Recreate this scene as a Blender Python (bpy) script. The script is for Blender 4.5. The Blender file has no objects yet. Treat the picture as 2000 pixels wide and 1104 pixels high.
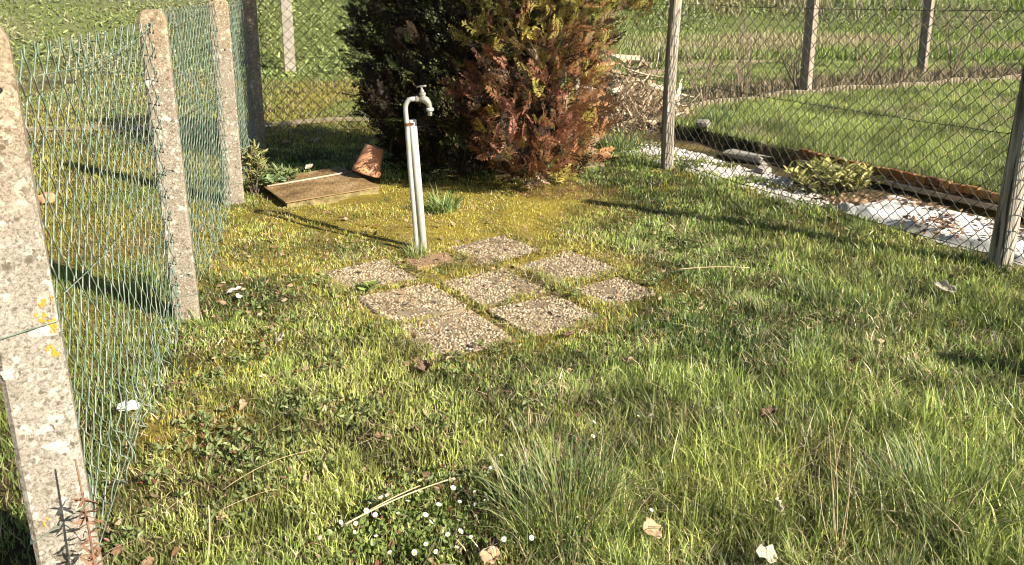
import bpy, math, random
import numpy as np

# ------------------------------------------------------------------ camera, world, sun, exposure
scene = bpy.context.scene
CAM_H = 1.5
F_PX, CX, CY, YH = 1620.0, 1000.0, 354.0, -15.0
PITCH = math.atan((CY - YH) / F_PX)
cam_data = bpy.data.cameras.new('camera')
cam_data.lens = 36.0 * F_PX / 2000.0
cam_data.sensor_width = 36.0
cam_data.shift_y = -(552.0 - CY) / 2000.0
cam_data.clip_start = 0.05
cam_data.clip_end = 2000.0
cam = bpy.data.objects.new('camera', cam_data)
scene.collection.objects.link(cam)
cam.location = (0, 0, CAM_H)
cam.rotation_euler = (math.pi / 2 - PITCH, 0, 0)
scene.camera = cam

SUN_EL = math.radians(31.0)
SHADOW_DIR = math.radians(145.0)            # ground direction in which shadows fall
sx, sy = -math.cos(SHADOW_DIR), -math.sin(SHADOW_DIR)   # horizontal direction towards the sun
world = bpy.data.worlds.new('World')
scene.world = world
world.use_nodes = True
wn = world.node_tree
sky = wn.nodes.new('ShaderNodeTexSky')
sky.sky_type = 'NISHITA'
sky.sun_disc = False
sky.sun_elevation = SUN_EL
sky.sun_rotation = math.atan2(sx, sy)
bg = wn.nodes['Background']
wn.links.new(sky.outputs['Color'], bg.inputs['Color'])
bg.inputs['Strength'].default_value = 0.05
sun_data = bpy.data.lights.new('sun', 'SUN')
sun_data.energy = 5.0
sun_data.angle = math.radians(0.5)
sun_data.color = (1.0, 0.91, 0.76)
sun = bpy.data.objects.new('sun', sun_data)
scene.collection.objects.link(sun)
sun.location = (sx * 20, sy * 20, 20)
from mathutils import Vector, Matrix, Euler
sun.rotation_euler = Vector((sx * math.cos(SUN_EL), sy * math.cos(SUN_EL), math.sin(SUN_EL))).to_track_quat('Z', 'Y').to_euler()
scene.view_settings.view_transform = 'Standard'
scene.view_settings.look = 'None'
scene.view_settings.gamma = 1.0
scene.view_settings.use_curve_mapping = False
scene.view_settings.exposure = 1.33
scene.cycles.filter_width = 1.1
scene.cycles.max_bounces = 6
scene.cycles.diffuse_bounces = 3
scene.cycles.transmission_bounces = 4

# ------------------------------------------------------------------ helpers
random.seed(7)
rng = np.random.default_rng(7)
COL = scene.collection


def smooth(a, b, x):
    t = np.clip((x - a) / (b - a), 0, 1)
    return t * t * (3 - 2 * t)


_perm = np.random.default_rng(99).random((256, 256))


def noise(x, y, s=1.0, o=0):
    """smooth value noise 0..1"""
    x = np.asarray(x, float) * s + 37.7 * o + 500
    y = np.asarray(y, float) * s + 17.3 * o + 500
    xi = np.floor(x).astype(int); yi = np.floor(y).astype(int)
    fx = x - xi; fy = y - yi
    fx = fx * fx * (3 - 2 * fx); fy = fy * fy * (3 - 2 * fy)
    a = _perm[xi % 256, yi % 256]; b = _perm[(xi + 1) % 256, yi % 256]
    c = _perm[xi % 256, (yi + 1) % 256]; d = _perm[(xi + 1) % 256, (yi + 1) % 256]
    return (a * (1 - fx) + b * fx) * (1 - fy) + (c * (1 - fx) + d * fx) * fy


def fnoise(x, y, s, o=0):
    return (noise(x, y, s, o) * 0.55 + noise(x, y, s * 2.1, o + 1) * 0.28 + noise(x, y, s * 4.3, o + 2) * 0.17)


def at(px, py, z=0.0):
    """world point of the photograph's pixel on the level z"""
    d0, d2 = (px - CX) / F_PX, -(py - CY) / F_PX
    c, s = math.cos(PITCH), math.sin(PITCH)
    d = np.array([d0, c + d2 * s, -s + d2 * c])
    return np.array([0, 0, CAM_H]) + d * ((z - CAM_H) / d[2])


def at_depth(px, py, yd):
    d0, d2 = (px - CX) / F_PX, -(py - CY) / F_PX
    c, s = math.cos(PITCH), math.sin(PITCH)
    d = np.array([d0, c + d2 * s, -s + d2 * c])
    return np.array([0, 0, CAM_H]) + d * (yd / d[1])


# layout lines
FD = np.array([-0.215, 0.9766])              # left fence direction (away from camera)
FN = np.array([0.9766, 0.215])               # its normal, into the garden
WP2 = np.array([2.70, 4.39]); WP1 = np.array([1.35, 7.07])
RD = (WP1 - WP2) / np.linalg.norm(WP1 - WP2)  # right fence direction (away)
RN = np.array([RD[1], -RD[0]])               # normal, to the neighbour's side
EDGE_N = 1.10                                # the neighbour's edging lies this far behind the fence
STEP = 0.13                                  # his lawn stands this much higher


def sn(x, y):
    """coordinates along / across the right-hand fence"""
    dx = np.asarray(x) - WP2[0]; dy = np.asarray(y) - WP2[1]
    return dx * RD[0] + dy * RD[1], dx * RN[0] + dy * RN[1]


def wsn(s, n):
    return WP2 + RD * s + RN * n


def H(x, y):
    x = np.asarray(x, float); y = np.asarray(y, float)
    s, n = sn(x, y)
    far = smooth(8.6, 11.0, y)
    e = n - EDGE_N
    step_near = smooth(-0.02, 0.035, e)
    step_far = smooth(-0.2, 1.8, x - 1.9)
    z = STEP * (step_near * (1 - far) + step_far * far)
    u = x / np.maximum(y, 3.0)
    st = 15.5 + 11.0 * smooth(0.02, 0.14, u)
    z = z + np.clip(y - st, 0, 60) * 0.30 * smooth(0, 3, y - st)
    z = z + np.clip(-x - 7.5, 0, 30) * 0.22 * smooth(5, 9, y)
    amp = 0.022
    z = z + amp * (fnoise(x, y, 1.3, 3) - 0.5) * 2
    z = z + 0.020 * (noise(x, y, 6.0, 13) - 0.5) * smooth(14, 9, y)
    # turf banked up against the near left corner of the metal cover
    z = z + 0.032 * np.exp(-((x + 1.52) ** 2 / 0.13 + (y - 5.52) ** 2 / 0.050))
    return z


# slabs: photo corners (back, right, front, left)
SLABS = [
    ('back', (-0.11, 4.82), 38), ('left', (-0.79, 4.31), 34), ('brick', (-0.47, 4.57), 34),
    ('centre', (-0.09, 4.17), 34), ('right_back', (0.30, 4.46), 36), ('far_right', (0.52, 4.06), 33),
    ('mid_left', (-0.50, 3.90), 34), ('front', (-0.26, 3.52), 33), ('front_right', (0.16, 3.77), 35)]


def slab_dist(x, y):
    """>0 inside a slab (metres from the edge)"""
    best = np.full(np.shape(x), -9.0)
    for nm, (cx, cy), a in SLABS:
        hs = 0.135 if nm == 'brick' else (0.16 if nm == 'far_right' else 0.207)
        c, s_ = math.cos(math.radians(a)), math.sin(math.radians(a))
        dx, dy = x - cx, y - cy
        lx, ly = np.abs(dx * c + dy * s_), np.abs(-dx * s_ + dy * c)
        best = np.maximum(best, hs - np.maximum(lx, ly))
    return best


def left_n(x, y):
    return (np.asarray(x) + 1.52) * FN[0] + (np.asarray(y) - 3.62) * FN[1]


def moss_amount(x, y):
    """yellow mossy turf between the slabs, the standpipe and the far corner, fading out"""
    d = np.hypot((x + 0.55) / 1.55, (y - 5.75) / 1.0)
    m = smooth(1.25, 0.55, d)
    m = np.maximum(m, 0.65 * smooth(0.75, 0.15, np.hypot((x + 1.15) / 0.5, (y - 3.0) / 1.3)))
    d2 = np.hypot((x + 2.3) / 1.0, (y - 4.6) / 2.4)
    m = np.maximum(m, 0.6 * smooth(1.2, 0.5, d2))
    m = np.maximum(m, smooth(-0.34, -0.02, slab_dist(x, y)) * 0.60)
    m = np.maximum(m, 0.45 * smooth(0.56, 0.75, fnoise(x, y, 1.7, 11)) * smooth(3.0, 4.5, y))
    return np.clip(m + (fnoise(x, y, 3.0, 8) - 0.55) * 0.9 * smooth(0.02, 0.3, m), 0, 1)


def long_amount(x, y):
    """longer rank grass in the right foreground"""
    m = smooth(3.6, 2.4, y) * smooth(-0.15, 0.45, x - 0.25 * (y - 2.2))
    m = np.maximum(m, 0.5 * smooth(1.3, 2.2, x) * smooth(5.2, 3.8, y))
    m = np.maximum(m, 0.35 * smooth(1.0, 1.8, x) * smooth(7.5, 5.5, y))
    return np.clip(m + (fnoise(x, y, 2.0, 21) - 0.5) * 0.5, 0, 1)


def link(o, parent=None):
    COL.objects.link(o)
    if parent is not None:
        o.parent = parent
    return o


def make_mesh(name, V, Fs, mats, cols=None, smooth_faces=False, mat_idx=None):
    """V (n,3); Fs: list of arrays of faces with one side count each, or a list of tuples"""
    me = bpy.data.meshes.new(name)
    V = np.asarray(V, np.float32)
    if isinstance(Fs, np.ndarray):
        Fs = [Fs]
    if len(Fs) and not isinstance(Fs[0], np.ndarray):
        me.from_pydata(V.tolist(), [], [tuple(int(i) for i in f) for f in Fs])
    else:
        nl = sum(f.size for f in Fs); nf = sum(len(f) for f in Fs)
        me.vertices.add(len(V)); me.vertices.foreach_set('co', V.ravel())
        me.loops.add(nl); me.polygons.add(nf)
        me.loops.foreach_set('vertex_index', np.concatenate([f.ravel() for f in Fs]).astype(np.int32))
        tot = np.concatenate([np.full(len(f), f.shape[1], np.int32) for f in Fs])
        st = np.concatenate([[0], np.cumsum(tot)[:-1]]).astype(np.int32)
        me.polygons.foreach_set('loop_start', st)
        me.update(calc_edges=True)
    if cols is not None:
        cols = np.asarray(cols, np.float32)
        if cols.shape[1] == 3:
            cols = np.concatenate([cols, np.ones((len(cols), 1), np.float32)], 1)
        at_ = me.attributes.new('col', 'FLOAT_COLOR', 'POINT')
        at_.data.foreach_set('color', cols.ravel())
    for m in (mats if isinstance(mats, (list, tuple)) else [mats]):
        me.materials.append(m)
    if mat_idx is not None:
        me.polygons.foreach_set('material_index', np.asarray(mat_idx, np.int32))
    if smooth_faces:
        me.polygons.foreach_set('use_smooth', np.ones(len(me.polygons), bool))
    me.validate()
    return me


def obj(name, V, Fs, mat, parent=None, cols=None, smooth_faces=False, mat_idx=None):
    """vertices in world coordinates; moved into the parent's frame"""
    V = np.asarray(V, float)
    if parent is not None:
        V = V - np.array(world_loc(parent))
    me = make_mesh(name, V, Fs, mat, cols, smooth_faces, mat_idx)
    return link(bpy.data.objects.new(name, me), parent)


def world_loc(o):
    v = Vector(o.location)
    while o.parent is not None:
        o = o.parent
        v = v + o.location
    return v


def thing(name, label, cat, loc=(0, 0, 0), group=None):
    o = bpy.data.objects.new(name, None)
    o.empty_display_size = 0.1
    o.location = tuple(float(v) for v in loc)
    link(o)
    tag(o, label, cat, group)
    return o


def tag(o, label, cat, group=None, kind=None):
    if label: o['label'] = label
    if cat: o['category'] = cat
    if group: o['group'] = group
    if kind: o['kind'] = kind
    return o


class MB:
    """collects shapes into one mesh"""

    def __init__(self):
        self.v, self.f, self.c = [], [], []
        self.n = 0

    def add(self, V, F, c=None):
        V = np.asarray(V, float)
        self.v.append(V)
        self.f += [tuple(int(i) + self.n for i in f) for f in F]
        if c is not None:
            self.c.append(np.tile(np.asarray(c, float)[None, :3], (len(V), 1)))
        self.n += len(V)
        return self

    def tube(self, pts, r, k=8, c=None, cap=True):
        pts = np.asarray(pts, float)
        r = np.full(len(pts), r, float) if np.isscalar(r) else np.asarray(r, float)
        V = []
        t0 = None
        up = None
        for i in range(len(pts)):
            t = pts[min(i + 1, len(pts) - 1)] - pts[max(i - 1, 0)]
            t = t / (np.linalg.norm(t) + 1e-12)
            if up is None:
                up = np.array([0, 0, 1.0]) if abs(t[2]) < 0.9 else np.array([1.0, 0, 0])
            a = np.cross(t, up); a /= np.linalg.norm(a) + 1e-12
            b = np.cross(a, t); up = b
            for j in range(k):
                th = 2 * math.pi * j / k
                V.append(pts[i] + r[i] * (math.cos(th) * a + math.sin(th) * b))
        F = []
        for i in range(len(pts) - 1):
            for j in range(k):
                F.append((i * k + j, i * k + (j + 1) % k, (i + 1) * k + (j + 1) % k, (i + 1) * k + j))
        if cap:
            F.append(tuple(range(k - 1, -1, -1)))
            F.append(tuple((len(pts) - 1) * k + j for j in range(k)))
        return self.add(V, F, c)

    def box(self, c, half, R=None, col=None, bev=0.0):
        h = np.asarray(half, float)
        if bev <= 0:
            V = np.array([[x, y, z] for x in (-1, 1) for y in (-1, 1) for z in (-1, 1)], float) * h
            F = [(0, 1, 3, 2), (4, 6, 7, 5), (0, 4, 5, 1), (2, 3, 7, 6), (0, 2, 6, 4), (1, 5, 7, 3)]
        else:
            b = bev
            V = []
            for sxx in (-1, 1):
                for syy in (-1, 1):
                    for szz in (-1, 1):
                        V.append([sxx * (h[0] - b), syy * (h[1] - b), szz * h[2]])
                        V.append([sxx * (h[0] - b), syy * h[1], szz * (h[2] - b)])
                        V.append([sxx * h[0], syy * (h[1] - b), szz * (h[2] - b)])
            V = np.array(V)
            def ix(a, b_, c_, k): return ((a * 2 + b_) * 2 + c_) * 3 + k
            F = []
            for s0 in (0, 1):
                F.append([ix(0, 0, s0, 0), ix(1, 0, s0, 0), ix(1, 1, s0, 0), ix(0, 1, s0, 0)][::1 if s0 else -1])
                F.append([ix(0, s0, 0, 1), ix(1, s0, 0, 1), ix(1, s0, 1, 1), ix(0, s0, 1, 1)][::-1 if s0 else 1])
                F.append([ix(s0, 0, 0, 2), ix(s0, 1, 0, 2), ix(s0, 1, 1, 2), ix(s0, 0, 1, 2)][::1 if s0 else -1])
            for a in (0, 1):
                for b_ in (0, 1):
                    F.append([ix(0, a, b_, 0), ix(1, a, b_, 0), ix(1, a, b_, 1), ix(0, a, b_, 1)])
                    F.append([ix(a, 0, b_, 0), ix(a, 1, b_, 0), ix(a, 1, b_, 2), ix(a, 0, b_, 2)])
                    F.append([ix(a, b_, 0, 1), ix(a, b_, 1, 1), ix(a, b_, 1, 2), ix(a, b_, 0, 2)])
                    for c_ in (0, 1):
                        F.append([ix(a, b_, c_, 0), ix(a, b_, c_, 1), ix(a, b_, c_, 2)])
        if R is not None:
            V = V @ np.asarray(R).T
        return self.add(V + np.asarray(c, float), F, col)

    def lathe(self, prof, origin, R=None, k=20, c=None):
        """prof: list of (radius, z)"""
        V, F = [], []
        for (r, z) in prof:
            for j in range(k):
                th = 2 * math.pi * j / k
                V.append([r * math.cos(th), r * math.sin(th), z])
        for i in range(len(prof) - 1):
            for j in range(k):
                F.append((i * k + j, i * k + (j + 1) % k, (i + 1) * k + (j + 1) % k, (i + 1) * k + j))
        F.append(tuple(range(k - 1, -1, -1)))
        F.append(tuple((len(prof) - 1) * k + j for j in range(k)))
        V = np.array(V)
        if R is not None:
            V = V @ np.asarray(R).T
        return self.add(V + np.asarray(origin, float), F, c)

    def build(self, name, mat, parent=None, smooth_faces=False):
        V = np.concatenate(self.v)
        cols = np.concatenate(self.c) if self.c else None
        return obj(name, V, self.f, mat, parent, cols, smooth_faces)


def rotz(a):
    c, s = math.cos(a), math.sin(a)
    return np.array([[c, -s, 0], [s, c, 0], [0, 0, 1.0]])


def euler(x, y, z):
    return np.array(Euler((x, y, z)).to_matrix())


# ------------------------------------------------------------------ materials
def new_mat(name):
    m = bpy.data.materials.new(name)
    m.use_nodes = True
    nt = m.node_tree
    return m, nt, nt.nodes['Principled BSDF'], nt.nodes['Material Output']


def N(nt, t, **kw):
    n = nt.nodes.new(t)
    for k, v in kw.items():
        setattr(n, k, v)
    return n


def ramp(nt, fac, stops):
    r = N(nt, 'ShaderNodeValToRGB')
    nt.links.new(fac, r.inputs['Fac'])
    e = r.color_ramp.elements
    while len(e) < len(stops):
        e.new(0.5)
    for el, (p, c) in zip(e, stops):
        el.position = p
        el.color = (*c, 1) if len(c) == 3 else c
    return r.outputs['Color']


def tex(nt, kind, scale, detail=4, rough=0.6, coord='Object', vec_scale=None):
    tc = N(nt, 'ShaderNodeTexCoord')
    src = tc.outputs[coord]
    if vec_scale:
        mp = N(nt, 'ShaderNodeMapping')
        mp.inputs['Scale'].default_value = vec_scale
        nt.links.new(src, mp.inputs['Vector']); src = mp.outputs['Vector']
    if kind == 'noise':
        t = N(nt, 'ShaderNodeTexNoise')
        t.inputs['Detail'].default_value = detail
        t.inputs['Roughness'].default_value = rough
    elif kind == 'voronoi':
        t = N(nt, 'ShaderNodeTexVoronoi')
    else:
        t = N(nt, 'ShaderNodeTexWave')
    t.inputs['Scale'].default_value = scale
    nt.links.new(src, t.inputs['Vector'])
    return t


def mix(nt, fac, a, b, mode='MIX'):
    m = N(nt, 'ShaderNodeMix', data_type='RGBA', blend_type=mode)
    for sock, v in ((m.inputs[0], fac), (m.inputs[6], a), (m.inputs[7], b)):
        if hasattr(v, 'is_linked') or isinstance(v, bpy.types.NodeSocket):
            nt.links.new(v, sock)
        elif isinstance(v, (int, float)):
            sock.default_value = v
        else:
            sock.default_value = (*v, 1)
    return m.outputs[2]


def bump(nt, bsdf, height, strength, dist):
    b = N(nt, 'ShaderNodeBump')
    b.inputs['Strength'].default_value = strength
    b.inputs['Distance'].default_value = dist
    nt.links.new(height, b.inputs['Height'])
    nt.links.new(b.outputs['Normal'], bsdf.inputs['Normal'])


def attr_mat(name, rough=0.55, transl=0.3, spec=0.3, var=0.0, vscale=60):
    """colour from the 'col' attribute of the blades / leaves"""
    m, nt, b, out = new_mat(name)
    a = N(nt, 'ShaderNodeAttribute', attribute_name='col')
    col = a.outputs['Color']
    if var:
        t = tex(nt, 'noise', vscale, 3)
        v = ramp(nt, t.outputs['Fac'], [(0.3, (1 - var,) * 3), (0.7, (1 + var * 0.5,) * 3)])
        col = mix(nt, 1.0, col, v, 'MULTIPLY')
    nt.links.new(col, b.inputs['Base Color'])
    b.inputs['Roughness'].default_value = rough
    b.inputs['Specular IOR Level'].default_value = spec
    if transl:
        tr = N(nt, 'ShaderNodeBsdfTranslucent')
        nt.links.new(col, tr.inputs['Color'])
        mx = N(nt, 'ShaderNodeMixShader')
        mx.inputs[0].default_value = transl
        nt.links.new(b.outputs[0], mx.inputs[1]); nt.links.new(tr.outputs[0], mx.inputs[2])
        nt.links.new(mx.outputs[0], out.inputs['Surface'])
    return m


def plain_mat(name, stops, scale=12, rough=0.7, bump_s=0.3, bump_d=0.004, bscale=None, spec=0.3, metallic=0.0, detail=5, vec_scale=None):
    m, nt, b, out = new_mat(name)
    t = tex(nt, 'noise', scale, detail, vec_scale=vec_scale)
    nt.links.new(ramp(nt, t.outputs['Fac'], stops), b.inputs['Base Color'])
    b.inputs['Roughness'].default_value = rough
    b.inputs['Specular IOR Level'].default_value = spec
    b.inputs['Metallic'].default_value = metallic
    if bump_s:
        t2 = tex(nt, 'noise', bscale or scale * 4, 6, 0.7, vec_scale=vec_scale)
        bump(nt, b, t2.outputs['Fac'], bump_s, bump_d)
    return m


M = {}
M['grass'] = attr_mat('grass_blades', 0.45, 0.32, 0.45)
M['leaf'] = attr_mat('leaves', 0.45, 0.25, 0.4)
M['thuja'] = attr_mat('conifer_sprays', 0.6, 0.2, 0.25)
M['dry'] = attr_mat('dry_plant', 0.8, 0.15, 0.15, 0.25, 90)
M['pebble'] = attr_mat('pebbles', 0.75, 0.0, 0.3, 0.2, 200)
M['brick_col'] = attr_mat('edging_blocks', 0.8, 0.0, 0.2, 0.35, 45)


def soil_mat():
    m, nt, b, out = new_mat('soil_and_thatch')
    t2 = tex(nt, 'noise', 42, 6, 0.7)
    c1 = ramp(nt, t2.outputs['Fac'], [(0.25, (0.35, 0.33, 0.30)), (0.5, (1.0, 1.0, 1.0)), (0.75, (1.7, 1.65, 1.6))])
    a = N(nt, 'ShaderNodeAttribute', attribute_name='col')
    nt.links.new(mix(nt, 1.0, a.outputs['Color'], c1, 'MULTIPLY'), b.inputs['Base Color'])
    b.inputs['Roughness'].default_value = 0.95
    b.inputs['Specular IOR Level'].default_value = 0.1
    bump(nt, b, tex(nt, 'noise', 60, 6, 0.75).outputs['Fac'], 0.8, 0.02)
    return m


def concrete_mat(name='lichened_concrete', tone=1.0, spots=1.0, top_z=1.15, warm=1.0):
    m, nt, b, out = new_mat(name)
    g = tex(nt, 'noise', 7, 5)
    fine = tex(nt, 'noise', 150, 5, 0.75)
    base = ramp(nt, g.outputs['Fac'], [(0.3, (0.235 * tone, 0.21 * tone * warm, 0.17 * tone * warm ** 2)), (0.7, (0.33 * tone, 0.305 * tone * warm, 0.26 * tone * warm ** 2))])
    sp = ramp(nt, fine.outputs['Fac'], [(0.36, (0.40, 0.36, 0.32)), (0.52, (1, 1, 1)), (0.7, (1.25, 1.22, 1.18))])
    c = mix(nt, 1.0, base, sp, 'MULTIPLY')
    # pale grey-white lichen patches with ragged outlines
    tc = N(nt, 'ShaderNodeTexCoord')
    dist = tex(nt, 'noise', 45, 4)
    va = N(nt, 'ShaderNodeVectorMath', operation='MULTIPLY_ADD')
    nt.links.new(dist.outputs['Color'], va.inputs[0]); va.inputs[1].default_value = (0.035,) * 3
    nt.links.new(tc.outputs['Object'], va.inputs[2])
    for sc, thr, colr in ((18, 0.20, (0.46, 0.43, 0.36)), (42, 0.30, (0.45, 0.42, 0.35)), (75, 0.3, (0.42, 0.39, 0.32)), (30, 0.22, (0.12, 0.10, 0.075)), (60, 0.28, (0.13, 0.105, 0.08))):
        v = N(nt, 'ShaderNodeTexVoronoi'); v.inputs['Scale'].default_value = sc
        nt.links.new(va.outputs[0], v.inputs['Vector'])
        lim = ramp(nt, v.outputs['Distance'], [(thr, (spots,) * 3), (thr + 0.08, (0, 0, 0))])
        on = tex(nt, 'noise', sc * 0.5, 2)
        sel = ramp(nt, on.outputs['Fac'], [(0.47, (0, 0, 0)), (0.6, (1, 1, 1))])
        k = mix(nt, 1.0, lim, sel, 'MULTIPLY')
        c = mix(nt, k, c, colr)
    # ochre algae towards the top, with a ragged limit
    if top_z:
        sep = N(nt, 'ShaderNodeSeparateXYZ'); nt.links.new(tc.outputs['Object'], sep.inputs[0])
        wob = tex(nt, 'noise', 9, 5)
        ad = N(nt, 'ShaderNodeMath', operation='MULTIPLY_ADD'); nt.links.new(wob.outputs['Fac'], ad.inputs[0]); ad.inputs[1].default_value = 0.5; nt.links.new(sep.outputs[2], ad.inputs[2])
        mr = N(nt, 'ShaderNodeMapRange'); nt.links.new(ad.outputs[0], mr.inputs[0]); mr.inputs[1].default_value = top_z; mr.inputs[2].default_value = top_z + 0.45
        mr.inputs[4].default_value = 0.5
        c = mix(nt, mr.outputs[0], c, mix(nt, 1.0, c, (1.10, 0.86, 0.52), 'MULTIPLY'))
    nt.links.new(c, b.inputs['Base Color'])
    b.inputs['Roughness'].default_value = 0.9
    b.inputs['Specular IOR Level'].default_value = 0.2
    bump(nt, b, fine.outputs['Fac'], 0.55, 0.006)
    return m


M['soil'] = soil_mat()
M['concrete'] = concrete_mat()
M['concrete_warm'] = concrete_mat('brown_lichened_concrete', 0.92, 1.0, 1.25, 0.95)
M['concrete_far'] = concrete_mat('pale_concrete', 1.15, 0.6, None)
M['slab'] = plain_mat('slab_mortar', [(0.3, (0.16, 0.125, 0.08)), (0.7, (0.28, 0.225, 0.15))], 25, 0.95, 0.6, 0.004)
M['red_slab'] = plain_mat('reddish_stone', [(0.3, (0.20, 0.115, 0.06)), (0.7, (0.32, 0.20, 0.12))], 14, 0.9, 0.5, 0.006)
M['pvc'] = plain_mat('grey_plastic_pipe', [(0.3, (0.38, 0.36, 0.31)), (0.5, (0.52, 0.51, 0.47)), (0.7, (0.60, 0.59, 0.55))], 14, 0.42, 0.08, 0.001, spec=0.5, vec_scale=(1, 1, 0.15))
M['zinc'] = plain_mat('galvanised_pipe', [(0.3, (0.38, 0.37, 0.33)), (0.7, (0.52, 0.51, 0.47))], 20, 0.45, 0.1, 0.001, metallic=0.35, spec=0.5)
M['tap'] = plain_mat('weathered_brass', [(0.3, (0.26, 0.24, 0.20)), (0.7, (0.46, 0.44, 0.38))], 45, 0.45, 0.15, 0.001, metallic=0.5, spec=0.5)
M['rust'] = plain_mat('rusty_steel', [(0.25, (0.055, 0.022, 0.010)), (0.55, (0.12, 0.05, 0.022)), (0.8, (0.2, 0.10, 0.05))], 40, 0.85, 0.4, 0.002)
M['plate'] = plain_mat('rusty_chequer_plate', [(0.30, (0.09, 0.05, 0.022)), (0.45, (0.18, 0.115, 0.05)), (0.58, (0.25, 0.165, 0.075)), (0.72, (0.33, 0.23, 0.12))], 6, 0.7, 0.3, 0.002, bscale=90)
M['mossy'] = plain_mat('mossy_block', [(0.34, (0.07, 0.055, 0.03)), (0.46, (0.18, 0.14, 0.06)), (0.58, (0.26, 0.215, 0.09)), (0.72, (0.30, 0.27, 0.19))], 11, 0.95, 0.9, 0.015)
M['terracotta'] = plain_mat('terracotta', [(0.3, (0.40, 0.185, 0.095)), (0.6, (0.50, 0.245, 0.135)), (0.8, (0.55, 0.33, 0.21))], 16, 0.85, 0.2, 0.002)
M['wire_green'] = plain_mat('green_coated_wire', [(0.35, (0.085, 0.14, 0.10)), (0.52, (0.165, 0.215, 0.165)), (0.7, (0.33, 0.345, 0.285))], 25, 0.4, 0, spec=0.5)
M['wire_dark'] = plain_mat('weathered_wire', [(0.35, (0.020, 0.022, 0.018)), (0.7, (0.085, 0.088, 0.07))], 25, 0.5, 0, metallic=0.0, spec=0.4)
M['wire_old'] = plain_mat('galvanised_wire', [(0.35, (0.14, 0.14, 0.125)), (0.7, (0.30, 0.30, 0.27))], 25, 0.5, 0, metallic=0.4, spec=0.5)
M['dark'] = plain_mat('dark_hole', [(0.3, (0.01, 0.01, 0.01)), (0.7, (0.02, 0.02, 0.02))], 20, 0.9, 0)
M['bark'] = plain_mat('bark', [(0.3, (0.07, 0.045, 0.03)), (0.7, (0.24, 0.19, 0.14))], 22, 0.95, 0.9, 0.012, vec_scale=(1, 1, 0.2))
M['orange_lichen'] = plain_mat('orange_lichen', [(0.3, (0.50, 0.20, 0.02)), (0.7, (0.66, 0.34, 0.05))], 60, 0.95, 0.8, 0.003)
M['white_lichen'] = plain_mat('white_lichen', [(0.3, (0.38, 0.35, 0.29)), (0.7, (0.52, 0.49, 0.42))], 60, 0.95, 0.8, 0.003)
M['fleece'] = plain_mat('white_fleece', [(0.3, (0.50, 0.49, 0.46)), (0.7, (0.64, 0.63, 0.61))], 8, 0.8, 0.25, 0.004, bscale=300)
M['stone'] = plain_mat('grey_stone', [(0.3, (0.20, 0.18, 0.15)), (0.7, (0.34, 0.32, 0.28))], 12, 0.9, 0.6, 0.006)
M['kerb_wood'] = plain_mat('weathered_board', [(0.3, (0.24, 0.18, 0.11)), (0.7, (0.42, 0.34, 0.24))], 18, 0.85, 0.5, 0.003, vec_scale=(0.2, 1, 1))
M['path'] = plain_mat('dry_path', [(0.3, (0.22, 0.17, 0.10)), (0.7, (0.36, 0.29, 0.19))], 8, 0.95, 0.6, 0.01)


def wood_mat():
    m, nt, b, out = new_mat('grey_weathered_wood')
    g = tex(nt, 'noise', 16, 6, 0.65, vec_scale=(1, 1, 0.09))
    c = ramp(nt, g.outputs['Fac'], [(0.34, (0.10, 0.085, 0.065)), (0.48, (0.30, 0.265, 0.21)), (0.66, (0.46, 0.42, 0.345))])
    k = tex(nt, 'noise', 42, 3, 0.6, vec_scale=(1, 1, 0.03))
    cr = ramp(nt, k.outputs['Fac'], [(0.36, (0.25, 0.22, 0.2)), (0.4, (1, 1, 1))])
    nt.links.new(mix(nt, 1.0, c, cr, 'MULTIPLY'), b.inputs['Base Color'])
    b.inputs['Roughness'].default_value = 0.85
    b.inputs['Specular IOR Level'].default_value = 0.2
    bump(nt, b, k.outputs['Fac'], 1.0, 0.02)
    return m


M['wood'] = wood_mat()
M['square_wood'] = plain_mat('sawn_post_wood', [(0.3, (0.19, 0.15, 0.11)), (0.7, (0.36, 0.30, 0.24))], 22, 0.9, 0.4, 0.004, vec_scale=(1, 1, 0.06))

# ------------------------------------------------------------------ ground
def axis_coords(lo, hi, fine_lo, fine_hi, step, growth=1.12):
    a = list(np.arange(fine_lo, fine_hi + step * 0.5, step))
    d = step
    x = fine_hi
    while x < hi:
        d *= growth; x += d; a.append(x)
    d = step
    x = fine_lo
    while x > lo:
        d *= growth; x -= d; a.insert(0, x)
    return np.array(a)


gx = axis_coords(-300, 300, -3.2, 5.2, 0.045)
gy = axis_coords(-12, 500, 1.0, 9.5, 0.045)
GX, GY = np.meshgrid(gx, gy, indexing='ij')
GZ = H(GX, GY)
GZ = GZ - 0.030 * smooth(-0.035, 0.01, slab_dist(GX, GY))
ny = len(gy)
idx = np.arange(GX.size).reshape(GX.shape)
quads = np.stack([idx[:-1, :-1], idx[1:, :-1], idx[1:, 1:], idx[:-1, 1:]], -1).reshape(-1, 4)
_m = moss_amount(GX, GY).reshape(-1, 1)
_t = smooth(0.35, 0.7, fnoise(GX, GY, 3.3, 201)).reshape(-1, 1)
gcol = (np.array([[0.045, 0.036, 0.018]]) * (1 - _t) + np.array([[0.125, 0.095, 0.045]]) * _t) * (1 - _m) + np.array([[0.25, 0.195, 0.035]]) * _m
_f = (smooth(13.5, 16.0, GY) * 0.9).reshape(-1, 1)
gcol = gcol * (1 - _f) + np.array([[0.11, 0.135, 0.045]]) * _f
ground = obj('ground', np.stack([GX, GY, GZ], -1).reshape(-1, 3), quads, M['soil'], smooth_faces=True, cols=gcol)
ground['kind'] = 'structure'


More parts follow.
